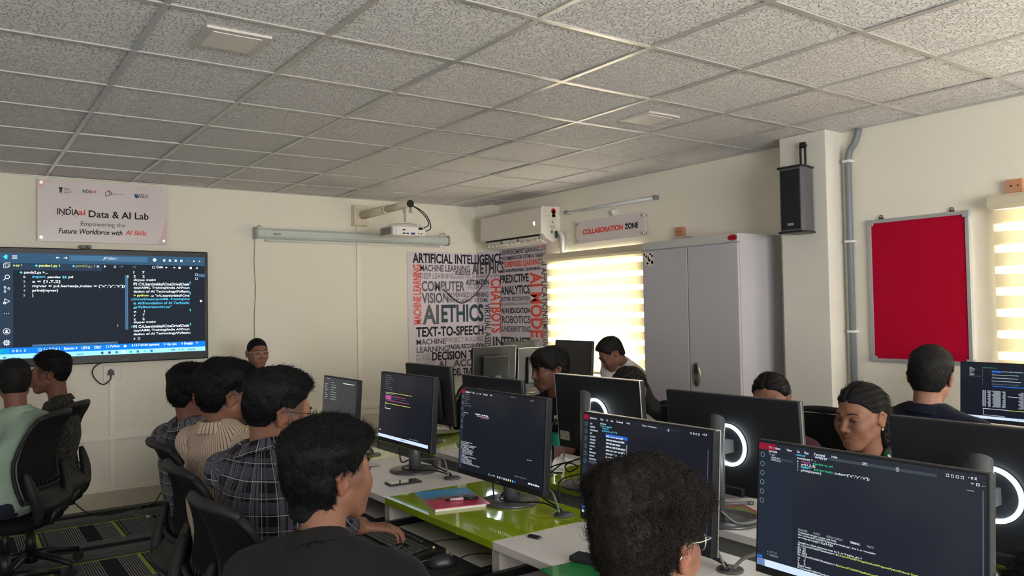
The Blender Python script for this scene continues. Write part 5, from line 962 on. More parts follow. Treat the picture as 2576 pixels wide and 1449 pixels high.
def surf_nets(Fv,lo,h):
    ins=Fv<0; nx,ny,nz=Fv.shape
    c=[ins[i:nx-1+i,j:ny-1+j,k:nz-1+k] for i in (0,1) for j in (0,1) for k in (0,1)]
    s=sum(x.astype(np.int8) for x in c); act=(s>0)&(s<8)
    idx=np.full(act.shape,-1,np.int64); n=int(act.sum()); idx[act]=np.arange(n)
    I=np.argwhere(act); acc=np.zeros((n,3),F32); cnt=np.zeros(n,F32)
    off=[(i,j,k) for i in (0,1) for j in (0,1) for k in (0,1)]
    val=[Fv[I[:,0]+o[0],I[:,1]+o[1],I[:,2]+o[2]] for o in off]
    for a in range(8):
        for b in range(a+1,8):
            d=[off[b][t]-off[a][t] for t in range(3)]
            if sum(map(abs,d))!=1: continue
            va,vb=val[a],val[b]; m_=(va<0)!=(vb<0); t=np.where(m_,va/(va-vb+1e-12),0)
            pos_=np.array(off[a],F32)+t[:,None]*np.array(d,F32); acc[m_]+=pos_[m_]; cnt[m_]+=1
    V=(I+acc/np.maximum(cnt,1)[:,None])*h+np.array(lo,F32)
    faces=[]
    for ax in range(3):
        o1,o2=[(1,2),(2,0),(0,1)][ax]
        sl=[slice(None)]*3; sl[ax]=slice(0,-1); a=ins[tuple(sl)]; sl[ax]=slice(1,None); b=ins[tuple(sl)]
        ch=a!=b; E_i=np.argwhere(ch)
        E_i=E_i[(E_i[:,o1]>0)&(E_i[:,o2]>0)&(E_i[:,o1]<Fv.shape[o1]-1)&(E_i[:,o2]<Fv.shape[o2]-1)]
        q=[]
        for (u,v) in ((1,1),(0,1),(0,0),(1,0)):
            k=E_i.copy(); k[:,o1]-=u; k[:,o2]-=v; q.append(idx[k[:,0],k[:,1],k[:,2]])
        Q=np.stack(q,1); fl=a[E_i[:,0],E_i[:,1],E_i[:,2]]; Q[~fl]=Q[~fl][:,::-1]; faces.append(Q)
    return V,np.concatenate(faces)
def mesh_np(name,V,Q,mats,parent=None,smooth=True,attr=None):
    me=bpy.data.meshes.new(name); me.vertices.add(len(V)); me.vertices.foreach_set('co',np.ascontiguousarray(V,F32).ravel())
    k=Q.shape[1]; me.loops.add(len(Q)*k); me.loops.foreach_set('vertex_index',Q.ravel().astype(np.int32)); me.polygons.add(len(Q))
    me.polygons.foreach_set('loop_start',np.arange(len(Q),dtype=np.int32)*k)
    me.update(calc_edges=True); me.validate()
    me.polygons.foreach_set('use_smooth',np.ones(len(me.polygons),bool))
    if attr:
        for an,(ty,data) in attr.items():
            a=me.attributes.new(an,ty,'POINT'); a.data.foreach_set('color' if ty=='FLOAT_COLOR' else ('vector' if ty=='FLOAT_VECTOR' else 'value'),np.ascontiguousarray(data,F32).ravel())
    return link(name,me,mats,parent)
def rotm(yaw=0,pitch=0,roll=0):
    """columns: local x (right), y (forward), z (up); yaw about z, pitch>0 looks up, roll>0 tips to the right"""
    return np.array((Matrix.Rotation(yaw,3,'Z')@Matrix.Rotation(pitch,3,'X')@Matrix.Rotation(roll,3,'Y')),F32)
# ------------------------------------------------------------------ skin, hair, cloth materials
def skin_mat(name,col):
    mt,nt,b=nodes(name); at=N(nt,'ShaderNodeAttribute',attribute_name='tint'); 
    mx=N(nt,'ShaderNodeMix',data_type='RGBA',blend_type='MULTIPLY'); mx.inputs['Factor'].default_value=1; mx.inputs['A'].default_value=c4(col); L(nt,at.outputs['Color'],mx.inputs['B'])
    tc=N(nt,'ShaderNodeTexCoord'); nz=N(nt,'ShaderNodeTexNoise'); nz.inputs['Scale'].default_value=28; nz.inputs['Detail'].default_value=4; L(nt,tc.outputs['Object'],nz.inputs['Vector'])
    m2=N(nt,'ShaderNodeMix',data_type='RGBA',blend_type='MULTIPLY'); m2.inputs['Factor'].default_value=1; L(nt,mx.outputs['Result'],m2.inputs['A'])
    ra=N(nt,'ShaderNodeValToRGB'); ra.color_ramp.elements[0].color=(.84,.80,.80,1); ra.color_ramp.elements[1].color=(1.12,1.08,1.06,1); L(nt,nz.outputs['Fac'],ra.inputs[0]); L(nt,ra.outputs[0],m2.inputs['B'])
    L(nt,m2.outputs['Result'],b.inputs['Base Color']); b.inputs['Roughness'].default_value=.56; b.inputs['Specular IOR Level'].default_value=.3
    b.inputs['Subsurface Weight'].default_value=.12; b.inputs['Subsurface Radius'].default_value=(.010,.004,.002); b.inputs['Subsurface Scale'].default_value=.6
    n2=N(nt,'ShaderNodeTexNoise'); n2.inputs['Scale'].default_value=420; L(nt,tc.outputs['Object'],n2.inputs['Vector']); bp=N(nt,'ShaderNodeBump'); bp.inputs['Strength'].default_value=.12; bp.inputs['Distance'].default_value=.001; L(nt,n2.outputs['Fac'],bp.inputs['Height']); L(nt,bp.outputs[0],b.inputs['Normal'])
    return mt
SKIN={'mid':skin_mat('skin_brown',srgb('7D5846')),'warm':skin_mat('skin_warm_brown',srgb('734E3F')),'dark':skin_mat('skin_dark_brown',srgb('6A4A3D')),'light':skin_mat('skin_tan',srgb('8E6855'))}
def hair_mat(name,col,rough=.62):
    mt,nt,b=nodes(name); b.inputs['Roughness'].default_value=rough; b.inputs['Specular IOR Level'].default_value=.12
    tc=N(nt,'ShaderNodeTexCoord'); nz=N(nt,'ShaderNodeTexNoise'); nz.inputs['Scale'].default_value=60; nz.inputs['Detail'].default_value=4; L(nt,tc.outputs['Object'],nz.inputs['Vector'])
    mx=N(nt,'ShaderNodeMix',data_type='RGBA'); mx.inputs['A'].default_value=c4([x*.6 for x in col]); mx.inputs['B'].default_value=c4([x*1.6 for x in col]); L(nt,nz.outputs['Fac'],mx.inputs['Factor']); L(nt,mx.outputs['Result'],b.inputs['Base Color'])
    n2=N(nt,'ShaderNodeTexNoise'); n2.inputs['Scale'].default_value=300; n2.inputs['Detail'].default_value=3; L(nt,tc.outputs['Object'],n2.inputs['Vector']); bp=N(nt,'ShaderNodeBump'); bp.inputs['Strength'].default_value=.8; bp.inputs['Distance'].default_value=.002; L(nt,n2.outputs['Fac'],bp.inputs['Height']); L(nt,bp.outputs[0],b.inputs['Normal'])
    return mt
HAIR={'black':hair_mat('hair_black',(.0060,.0058,.0060)),'brown':hair_mat('hair_dark_brown',(.013,.010,.0085)),'soft':hair_mat('hair_soft_black',(.0095,.0088,.0085)),'reddish':hair_mat('hair_reddish_tips',(.045,.024,.016))}
def cloth_mat(name,kind,base,c2=None,c3=None,rough=.85,pitch=.012):
    mt,nt,b=nodes(name); b.inputs['Roughness'].default_value=rough; b.inputs['Specular IOR Level'].default_value=.08; b.inputs['Sheen Weight'].default_value=.04
    at=N(nt,'ShaderNodeAttribute',attribute_name='cuv'); sp=N(nt,'ShaderNodeSeparateXYZ'); L(nt,at.outputs['Vector'],sp.inputs[0]); U,V=sp.outputs[0],sp.outputs[1]
    def M(op,a,b_=None,c=None):
        n=N(nt,'ShaderNodeMath',operation=op)
        for i,v in enumerate((a,b_,c)):
            if v is None: continue
            if isinstance(v,(int,float)): n.inputs[i].default_value=v
            else: L(nt,v,n.inputs[i])
        return n.outputs[0]
    def mix(f,a,b_):
        n=N(nt,'ShaderNodeMix',data_type='RGBA'); L(nt,f,n.inputs['Factor'])
        for k,v in (('A',a),('B',b_)):
            if isinstance(v,tuple): n.inputs[k].default_value=c4(v)
            else: L(nt,v,n.inputs[k])
        return n.outputs['Result']
    def band(x,per,lo,hi): f=M('FRACT',M('DIVIDE',x,per)); return M('MULTIPLY',M('GREATER_THAN',f,lo),M('LESS_THAN',f,hi))
    if kind=='plain': b.inputs['Base Color'].default_value=c4(base)
    elif kind=='stripe': L(nt,mix(band(U,pitch,.0,.22),base,c2),b.inputs['Base Color'])
    elif kind=='plaid':
        g=mix(M('MULTIPLY',band(U,.105,.08,.40),.9),base,c2); g=mix(M('MULTIPLY',band(V,.095,.10,.45),.55),g,c2); g=mix(M('MULTIPLY',band(V,.095,.60,.72),.5),g,c2); g=mix(M('MULTIPLY',band(U,.105,.66,.74),.6),g,c2)
        g=mix(M('MULTIPLY',band(U,.105,.22,.28),.8),g,base); 
        for (a,p,l,h_) in ((U,.105,.02,.045),(U,.105,.50,.525),(V,.095,.03,.058),(V,.095,.55,.572)): g=mix(M('MULTIPLY',band(a,p,l,h_),.85),g,c3)
        L(nt,g,b.inputs['Base Color'])
    elif kind=='mottle':
        tc=N(nt,'ShaderNodeTexCoord'); nz=N(nt,'ShaderNodeTexNoise'); nz.inputs['Scale'].default_value=55; nz.inputs['Detail'].default_value=5; nz.inputs['Distortion'].default_value=1.2; L(nt,tc.outputs['Object'],nz.inputs['Vector'])
        ra=N(nt,'ShaderNodeValToRGB'); ra.color_ramp.elements[0].position=.42; ra.color_ramp.elements[0].color=c4(base); ra.color_ramp.elements[1].position=.62; ra.color_ramp.elements[1].color=c4(c2); L(nt,nz.outputs['Fac'],ra.inputs[0]); L(nt,ra.outputs[0],b.inputs['Base Color'])
    elif kind=='leaf':
        tc=N(nt,'ShaderNodeTexCoord'); vo=N(nt,'ShaderNodeTexVoronoi'); vo.inputs['Scale'].default_value=38; L(nt,tc.outputs['Object'],vo.inputs['Vector']); wv=N(nt,'ShaderNodeTexWave'); wv.inputs['Scale'].default_value=14; wv.inputs['Distortion'].default_value=9; wv.inputs['Detail'].default_value=2; L(nt,tc.outputs['Object'],wv.inputs['Vector'])
        f=M('MULTIPLY',M('GREATER_THAN',wv.outputs['Fac'],.72),M('LESS_THAN',vo.outputs['Distance'],.55)); L(nt,mix(f,base,c2),b.inputs['Base Color'])
    tc=N(nt,'ShaderNodeTexCoord'); n2=N(nt,'ShaderNodeTexNoise'); n2.inputs['Scale'].default_value=500; L(nt,tc.outputs['Object'],n2.inputs['Vector']); bp=N(nt,'ShaderNodeBump'); bp.inputs['Strength'].default_value=.35; bp.inputs['Distance'].default_value=.001; L(nt,n2.outputs['Fac'],bp.inputs['Height']); L(nt,bp.outputs[0],b.inputs['Normal'])
    return mt
eyew=mat('eye_white',(.26,.24,.23),.3); iris=mat('eye_iris',(.012,.007,.005),.12,spec=.8); brow_m=mat('eyebrow_hair',(.012,.010,.010),.7)
TROU=cloth_mat('trousers_navy_denim','plain',(.02,.024,.035)); TROUB=cloth_mat('trousers_black','plain',(.012,.012,.013)); SHOE=mat('shoe_black',(.015,.015,.015),.4)
# ------------------------------------------------------------------ head
def head_sdf(p,fem=False,beard=0,headw=1.0):
    """p in head coordinates: x right, y forward, z up, centre of the head at the origin"""
    q=p.copy(); q[...,0]=np.abs(q[...,0])
    w=headw; fm=.93 if fem else 1.0
    d=sd_ell(q,(0,-.014,.030),(.074*w,.094,.086))
    d=smin(d,sd_ell(q,(0,.034,-.022),(.062*w*fm,.056,.080)),.03)
    d=smin(d,sd_cap(q,(.050*w*fm,-.004,-.046),(.020*fm,.052,-.092),.020*fm,.016),.03)
    d=smin(d,sd_ell(q,(0,.064,-.094),(.024,.022,.020)),.025)
    d=smin(d,sd_ell(q,(.036,.062,-.032),(.020,.020,.024)),.03)                      # cheek
    d=smin(d,sd_cap(q,(.040,.064,-.016),(.056,.03,-.006),.013,.014),.03)
    d=smin(d,sd_cap(q,(.014,.085,.022),(.044,.069,.022),.0065 if fem else .008,.007),.018)
    d=smax(d,-sd_ell(q,(.031,.100,.004),(.019,.016,.013)),.012)                     # eye socket
    d=smin(d,sd_cap(q,(0,.085,.016),(0,.104,-.024),.0065,.0085),.012)               # nose bridge
    d=smin(d,sd_ell(q,(0,.106,-.029),(.0105,.011,.0095)),.008)
    d=smin(d,sd_ell(q,(.0115,.097,-.033),(.0075,.009,.0065)),.006)
    d=smax(d,-sd_ell(q,(.006,.103,-.040),(.0032,.005,.003)),.003)
    d=smin(d,sd_ell(q,(0,.076,-.060),(.029,.015,.022)),.022)                        # muzzle
    d=smin(d,sd_cap(q,(0,.0930,-.0555),(.021,.0850,-.0597),.0054,.0030),.004)        # upper lip
    d=smin(d,sd_cap(q,(0,.0920,-.0680),(.017,.0852,-.0645),.0062,.0036),.004)       # lower lip
    d=smax(d,-sd_cap(q,(0,.1005,-.0615),(.024,.0892,-.0612),.0015,.0010),.002)      # mouth line
    lid=sd_ell(q,(.031,.0755,.003),(.0150,.0138,.0125)); opening=sd_ell(q,(.031,.090,.0015),(.0120,.014,.0034)); lid=smax(lid,-opening,.002)
    d=smin(d,lid,.004)
    # ears
    er=rotm(R(0),R(-8),R(0))
    ear=sd_ell(q,(.078*w,-.018,-.006),(.0060,.017,.029),None); ear=smin(ear,sd_cap(q,(.070*w,-.006,-.012),(.078*w,-.014,-.008),.010,.008),.01)
    ear=smin(ear,sd_cap(q,(.0835*w,-.034,.008),(.0800*w,-.022,-.030),.0048,.0045),.006); ear=smin(ear,sd_cap(q,(.0835*w,-.034,.008),(.080*w,-.016,.024),.0048,.0045),.006)
    ear=smax(ear,-sd_ell(q,(.0865*w,-.015,.000),(.0078,.0100,.0175)),.003)
    d=smin(d,ear,.005)
    return d
def tint_of(p,fem,beard,fade,lip):
    """vertex tint: lips, brows' skin, stubble and faded hairline as their own colour"""
    t=np.ones((len(p),3),F32); x=np.abs(p[:,0]); y=p[:,1]; z=p[:,2]
    g=np.exp(-((x/.019)**2+((z+.0615)/.0085)**2)**2)*(y>.07); t*=1-g[:,None]*np.array([.12,.45,.38],F32)*(1.0 if not fem else 1.1)
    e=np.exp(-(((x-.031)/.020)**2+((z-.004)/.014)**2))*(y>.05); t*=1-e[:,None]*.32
    ea=np.exp(-(((x-.085)/.012)**2+((y+.018)/.03)**2+((z+.006)/.035)**2)); t*=1+ea[:,None]*np.array([.12,-.10,-.12],F32)
    if beard:
        b_=np.clip((-.030-z)/.02,0,1)*np.clip((y-.0)/.03,0,1); b_*=1-g; b_*=np.clip((z+.125)/.012,0,1)
        mo=np.exp(-((x/.026)**2+((z+.047)/.006)**2))*(y>.07); b_=np.maximum(b_*beard,mo*min(1,beard*1.2)); t*=1-b_[:,None]*np.array([.72,.70,.66],F32)
    if fade:
        zl=.035+.25*np.clip(y,-.2,.1)*0; f=np.clip((z+.030+.35*np.clip(-y-.03,0,1))/.050,0,1)*np.clip((.058-y)/.014,0,1)*(1-np.exp(-(((x-.085)/.010)**2+((y+.018)/.026)**2+((z+.006)/.034)**2))); t*=1-(np.sqrt(f)*fade)[:,None]*np.array([.80,.78,.74],F32)
    return np.clip(t,0.03,1.3)
def scalp_cut(p,style):
    """>0 where there is NO hair (distance-like); p head coords"""
    y=p[...,1]; z=p[...,2]; x=np.abs(p[...,0])
    if style in ('long','bun'): zf=.062; zt=.028; zn=-.12; ys=.050
    elif style=='buzz': zf=.066; zt=.012; zn=-.052; ys=.045
    elif style=='bangs': zf=.030; zt=.005; zn=-.055; ys=.052
    elif style=='high': zf=.060; zt=.046; zn=-.012; ys=.056
    elif style=='fullback': zf=.058; zt=.020; zn=-.098; ys=.050
    elif style=='thick': zf=.062; zt=.020; zn=-.075; ys=.052
    else: zf=.076; zt=.022; zn=-.060; ys=.052
    # piecewise hairline as height over y
    Y=np.array([-.2,-.055,-.030,-.004,.018,.040,.058,.078,.2],F32)
    Zs=np.array([zn,zn+.004,zn*.4+zt*.1,zt+.012,zt-.012 if style not in('high',) else zt,zt+.012,zf-.008,zf,zf],F32)
    if style in ('long','bun'): Zs=np.array([-.12,-.115,-.02,.018,.022,.044,.060,.066,.066],F32)
    if style=='high': Zs=np.array([-.048,-.042,-.016,.024,.020,.044,.052,.060,.060],F32)
    if style=='thick': Zs=np.array([-.062,-.055,-.012,.030,.010,.034,.054,.062,.062],F32)
    line=np.interp(y,Y,Zs).astype(F32)
    return line-z
HS=dict(short=(.007,.017,.004,.030),buzz=(.002,.003,.0,.012),thick=(.010,.032,.007,.050),curly=(.004,.030,.006,.016),bangs=(.010,.022,.010,.012),high=(.009,.031,.007,.085),fullback=(.012,.034,.006,.022),long=(.008,.011,.0,.03),bun=(.006,.012,.0,.03))
def hair_sdf(p,style,seed,headw=1.0,shift=(0,0,0)):
    ts,tt,tf,ramp=HS[style]; q=p.copy(); q[...,0]=np.abs(q[...,0]); w=headw; x,y,z=p[...,0],p[...,1],p[...,2]
    d=sd_ell(q,(0,-.014,.030),(.074*w,.094,.086)); d=smin(d,sd_ell(q,(0,.034,-.022),(.062*w,.056,.080)),.03)
    if style not in ('buzz',): d=smin(d,sd_cap(q,(0,-.030,-.040),(0,-.045,-.10),.054,.056),.03)
    cut=scalp_cut(p,style); a=np.clip(-cut/ramp,0,1); a=a*(2-a); zz=np.clip((z-.030)/.075,0,1); zz=zz*zz*(3-2*zz)
    t=.0012+a*(ts+(tt-ts)*zz+tf*np.exp(-(((y-.065)/.035)**2+((z-.085)/.04)**2))+(.008 if style in('fullback','thick','bangs','curly') else 0)*np.clip((-y-.03)/.05,0,1)*np.clip((z+.07)/.05,0,1))
    if style in ('long','bun'): t=t-.0075*np.exp(-(x/.006)**2)*np.clip((y+.06)/.05,0,1)+.0022*a*np.sin(z*260+x*60+noise3(p,20,seed,1)*3)*np.clip(np.abs(x)/.02,0,1)
    n=noise3(p*np.array([1,.6,.8] if style not in('long','bun') else [1,.3,1],F32),90 if style!='curly' else 125,seed,3)
    d=d-t-a*n*{'curly':.0030+.0035*zz,'buzz':.0006,'short':.002,'long':.001,'bun':.001}.get(style,.0042)
    d=smax(d,cut,.004)
    d=smax(d,-sd_ell(q,(.085*w,-.012,-.014),(.018,.026,.036)),.006)
    return d
def strands(V,Nn,count,length,seed,flow,width=.0011,lift=.35,curl=0.0,head=None,thick=1.0):
    r=np.random.default_rng(seed); ii=r.integers(0,len(V),count); P0=V[ii]; n0=Nn[ii]
    d=flow(P0)+r.normal(size=(count,3))*.22; d-=n0*(d*n0).sum(1,keepdims=True)*(1-lift); d/=np.linalg.norm(d,axis=1,keepdims=True)+1e-9
    Ls=length*r.uniform(.5,1.25,count)[:,None]; seg=5; ring=[]
    side=np.cross(d,n0); side/=np.linalg.norm(side,axis=1,keepdims=True)+1e-9
    ph=r.uniform(0,6.28,count)[:,None]
    Vs=[]
    for s in range(seg):
        t=s/(seg-1); c=P0-n0*.002+d*Ls*t+n0*(Ls*(lift*.5*t-.28*t*t))+side*np.sin(ph+t*5)*curl*Ls*t+n0*np.cos(ph+t*5)*curl*Ls*t*.6
        w_=width*thick*(1-.8*t)*(.7 if s==0 else 1)
        for k in range(3): a=k*2.094; Vs.append(c+(side*math.cos(a)+n0*math.sin(a))*w_)
    Vall=np.stack(Vs,1).reshape(-1,3)     # per strand seg*3 vertices
    base=(np.arange(count)*seg*3)[:,None]; q=[]
    for s in range(seg-1):
        for k in range(3): q.append(np.stack([base[:,0]+s*3+k,base[:,0]+s*3+(k+1)%3,base[:,0]+(s+1)*3+(k+1)%3,base[:,0]+(s+1)*3+k],1))
    return Vall,np.concatenate(q)
def vnormals(V,Q):
    n=np.cross(V[Q[:,1]]-V[Q[:,0]],V[Q[:,2]]-V[Q[:,0]]); o=np.zeros_like(V)
    for k in range(Q.shape[1]): np.add.at(o,Q[:,k],n)
    return o/(np.linalg.norm(o,axis=1,keepdims=True)+1e-9)
# ------------------------------------------------------------------ hand (fingers as capsules), frame: x across the palm (towards the thumb), y along fingers, z back of the hand
def hand_prims(o,Rm,side,curl=.35,spread=.06):
    """list of (a,b,ra,rb,k) in world; Rm columns x,y,z; side=+1 thumb towards +x"""
    def W(p): return np.array(o,F32)+Rm@np.array((p[0]*side,p[1],p[2]),F32)
    out=[(W((0,-.03,0)),W((0,.015,0)),.026,.030,.0),(W((.018,.02,0)),W((.024,.080,.002)),.015,.013,.02),(W((0,.02,0)),W((.004,.086,.003)),.016,.013,.02),(W((-.018,.02,0)),W((-.016,.080,.001)),.015,.012,.02),(W((-.012,.01,-.004)),W((-.030,.070,-.002)),.014,.011,.02)]
    base=[(.026,.082,.002),(.006,.088,.003),(-.014,.083,.001),(-.032,.072,-.002)]; ln=[(.040,.025,.020),(.045,.028,.021),(.041,.026,.020),(.032,.020,.018)]; rad=[.0088,.0090,.0085,.0076]
    fing=[]
    for i,(b,l,r_) in enumerate(zip(base,ln,rad)):
        a=0; p=np.array(b); dx=math.sin(spread*(1.5-i)); c=curl*(1+.12*i)
        for j,s in enumerate(l):
            a+=c*(1.0 if j else .6); d=np.array((dx,math.cos(a),-math.sin(a))); n_=p+d*s; fing.append((W(p),W(n_),r_*(1-.08*j),r_*(1-.08*(j+1)),.006)); p=n_
    p=np.array((.030,.012,-.006)); 
    for s,d,r_ in ((.038,(.62,.68,-.25),.0125),(.032,(.38,.88,-.22),.0105),(.024,(.16,.96,-.20),.0092)):
        d=np.array(d); d/=np.linalg.norm(d); n_=p+d*s; fing.append((W(p),W(n_),r_,r_*.9,.008)); p=n_
    return out,fing
def hand_mesh(o,Rm,side,wrist,elbow_dir,curl,h=.0032):
    palm,fing=hand_prims(o,Rm,side,curl); pts=[x for a in palm+fing for x in (a[0],a[1])]
    fa=np.array(wrist)+np.array(elbow_dir)*.10; pts.append(fa); pts=np.array(pts); lo=pts.min(0)-.05; hi=pts.max(0)+.05
    G=grid(lo,hi,h); zc=Rm[:,2]
    d=None
    for a,b,ra,rb,k in palm:
        # flatten the palm
        e=sd_cap(G,a,b,ra,rb); d=e if d is None else smin(d,e,.02)
    c0=np.array(o,F32)+Rm@np.array((0,.03,0),F32); zz=np.abs((G-c0)@zc)-.0145; d=smax(d,zz,.012)
    f=None
    for a,b,ra,rb,k in fing:
        e=sd_cap(G,a,b,ra,rb); f=e if f is None else smin(f,e,.003)
    d=smin(d,f,.010); d=smin(d,sd_cap(G,np.array(o)+Rm@np.array((0,-.02,0)),fa,.024,.031),.03)
    return surf_nets(d,lo,h)
# ------------------------------------------------------------------ office chair (faces +X, origin on the floor under the seat)
CHB=mat('chair_shell_plastic',(.018,.018,.019),.5,spec=.3,bump=.25,bscale=300); CHM=mat('chair_mesh_fabric',(.010,.010,.011),.85,spec=.1,bump=.7,bscale=420); CHF=mat('chair_seat_fabric',(.009,.009,.010),.9,spec=.1,bump=.5,bscale=500)
def shell_surface(mb,fn,nu,nv,th):
    """closed thick sheet: fn(u,v)->(point,normal)"""
    A=[];B=[]
    for i in range(nu+1):
        for j in range(nv+1):
            p,n=fn(i/nu,j/nv); p=Vector(p); n=Vector(n).normalized(); t=th(i/nu,j/nv) if callable(th) else th; A.append(p+n*t); B.append(p-n*t)
    m_=len(A); w_=nv+1
    f=[(i*w_+j,(i+1)*w_+j,(i+1)*w_+j+1,i*w_+j+1) for i in range(nu) for j in range(nv)]
    g=[tuple(m_+k for k in q[::-1]) for q in f]; e=[]
    for i in range(nu): e+=[((i+1)*w_,i*w_,m_+i*w_,m_+(i+1)*w_),(i*w_+nv,(i+1)*w_+nv,m_+(i+1)*w_+nv,m_+i*w_+nv)]
    for j in range(nv): e+=[(j,j+1,m_+j+1,m_+j),(nu*w_+j+1,nu*w_+j,m_+nu*w_+j,m_+nu*w_+j+1)]
    sm=mb.smooth; mb.smooth=True; mb.add(A+B,f+g+e); mb.smooth=sm
def chair_proto(label,group):
    t=thing('office_chair',label,'chair',(0,0,0),0,group)
    def prof(s):   # s 0 bottom .. 1 top : x,z of the centre line
        z=.56+.455*s; x=-.235+.05*math.sin(math.pi*s*.9)-.085*s*s; return x,z
    def back(u,v):
        x,z=prof(u); yy=(v-.5)*2; w_=.205+.030*math.sin(math.pi*min(1,u*1.1))-.012*(u>.93)*((u-.93)/.07)**2*2; x+=.045*yy*yy
        z-= .02*(abs(yy)**4)*(u>.5)
        dx=prof(min(1,u+.01))[0]-prof(max(0,u-.01))[0]; dz=.0083; n=Vector((dz,-.12*yy*.2,-dx)); return (x,yy*w_,z),n
    mb=MB(); shell_surface(mb,lambda u,v: back(.03+.93*u,.05+.9*v),22,14,.0035); mb.build('backrest',CHM,t)
    mb=MB()
    mb.tube([back(1,v/14)[0] for v in range(15)],[.011+.007*math.sin(math.pi*v/14) for v in range(15)],n=10)
    mb.tube([back(u/14,0)[0] for u in range(15)],[.010+.003*math.sin(u) for u in range(15)],n=8); mb.tube([back(u/14,1)[0] for u in range(15)],.011,n=8); mb.tube([back(0,v/10)[0] for v in range(11)],.012,n=8)
    # slots band
    for i in range(9):
        p=Vector(back(.12,.15+.7*i/8)[0]); q=Vector(back(.22,.15+.7*i/8)[0]); mb.tube([p+Vector((-.004,0,0)),q+Vector((-.004,0,0))],.0035,n=5)
    mb.build('back_frame',CHB,t)
    mb=MB()
    def lum(u,v):
        yy=(v-.5)*2; z=.47+.16*u; x=-.262-.030*math.sin(math.pi*2*u-.6)+.030*yy*yy; return (x,yy*.165,z),Vector((1,0,.25))
    shell_surface(mb,lum,16,8,.010); mb.build('lumbar_support',CHB,t)
    for s in (-1,1):
        mb=MB(); P0=bez([(-.205,s*.205,.72),(-.225,s*.197,.65),(-.243,s*.183,.58),(-.250,s*.165,.51),(-.235,s*.150,.455),(-.19,s*.14,.42)],5)
        n0=len(P0); mb.tube(P0,[.012+.018*math.sin(math.pi*(i/(n0-1))**.8) for i in range(n0)],n=10); mb.build('back_bracket',CHB,t)
    def seat_top(x,y): return .47-.012*((x-.02)/.24)**2*(x>.02)+.006*(y/.24)**2
    mb=MB(); mb.smooth=True
    bm=bmesh.new(); bmesh.ops.create_uvsphere(bm,u_segments=36,v_segments=16,radius=1)
    for v in bm.verts:
        a=v.co.copy(); q=.45; f=lambda c: math.copysign(abs(c)**q,c); v.co=Vector((f(a.x)*.235-.01,f(a.y)*.235,.435+f(a.z)*.036-.02*max(0,a.x)**3))
    mb.bm(bm); mb.build('seat',CHF,t)
    mb=MB(); mb.box(-.16,-.10,.375,.14,.10,.405,bev=.01); mb.tube([(-.13,.0,.40),(-.24,0,.42),(-.27,0,.50)],.022,n=8); mb.tube([(.02,-.08,.385),(.02,-.25,.375)],.007,n=6); mb.build('tilt_mechanism',BLACK,t)
    mb=MB(); mb.cyl((0,0,.11),(0,0,.25),.028,n=18); mb.cyl((0,0,.24),(0,0,.385),.017,n=18); mb.build('gas_lift',BLACK,t)
    mb=MB(); mb.cyl((0,0,.07),(0,0,.125),.042,n=20)
    for k in range(5):
        a=2*math.pi*k/5+.3; c,s=math.cos(a),math.sin(a); mb.tube([(c*.02,s*.02,.115),(c*.15,s*.15,.105),(c*.29,s*.29,.075)],[.026,.022,.015],n=8)
    mb.build('star_base',BLACK,t)
    for k in range(5):
        a=2*math.pi*k/5+.3; c,s=math.cos(a)*.29,math.sin(a)*.29
        mb=MB(); mb.cyl((c,s,.05),(c,s,.085),.008,n=8); mb.box(c-.016,s-.008,.02,c+.016,s+.008,.055,bev=.005); mb.build('castor',BLACK,t)
        for e in (-1,1):
            mb=MB(); mb.cyl((c,s+e*.008,.026),(c,s+e*.022,.026),.026,n=20); mb.build('wheel',DARK,t.children[-1] if False else next(o for o in reversed(list(C.objects)) if o.name.startswith('castor')))
    return t
CG='black mesh office chairs'
ch0=chair_proto('black mesh office chair of the boy in the pale green shirt',CG); _used=[False]
def chair(label,x,y,yaw,tilt=0):
    if not _used[0]: o=ch0; _used[0]=True
    else: o=copy_tree(ch0)
    o.location=(x,y,0); o.rotation_euler=(0,0,yaw); o['label']=label; return o
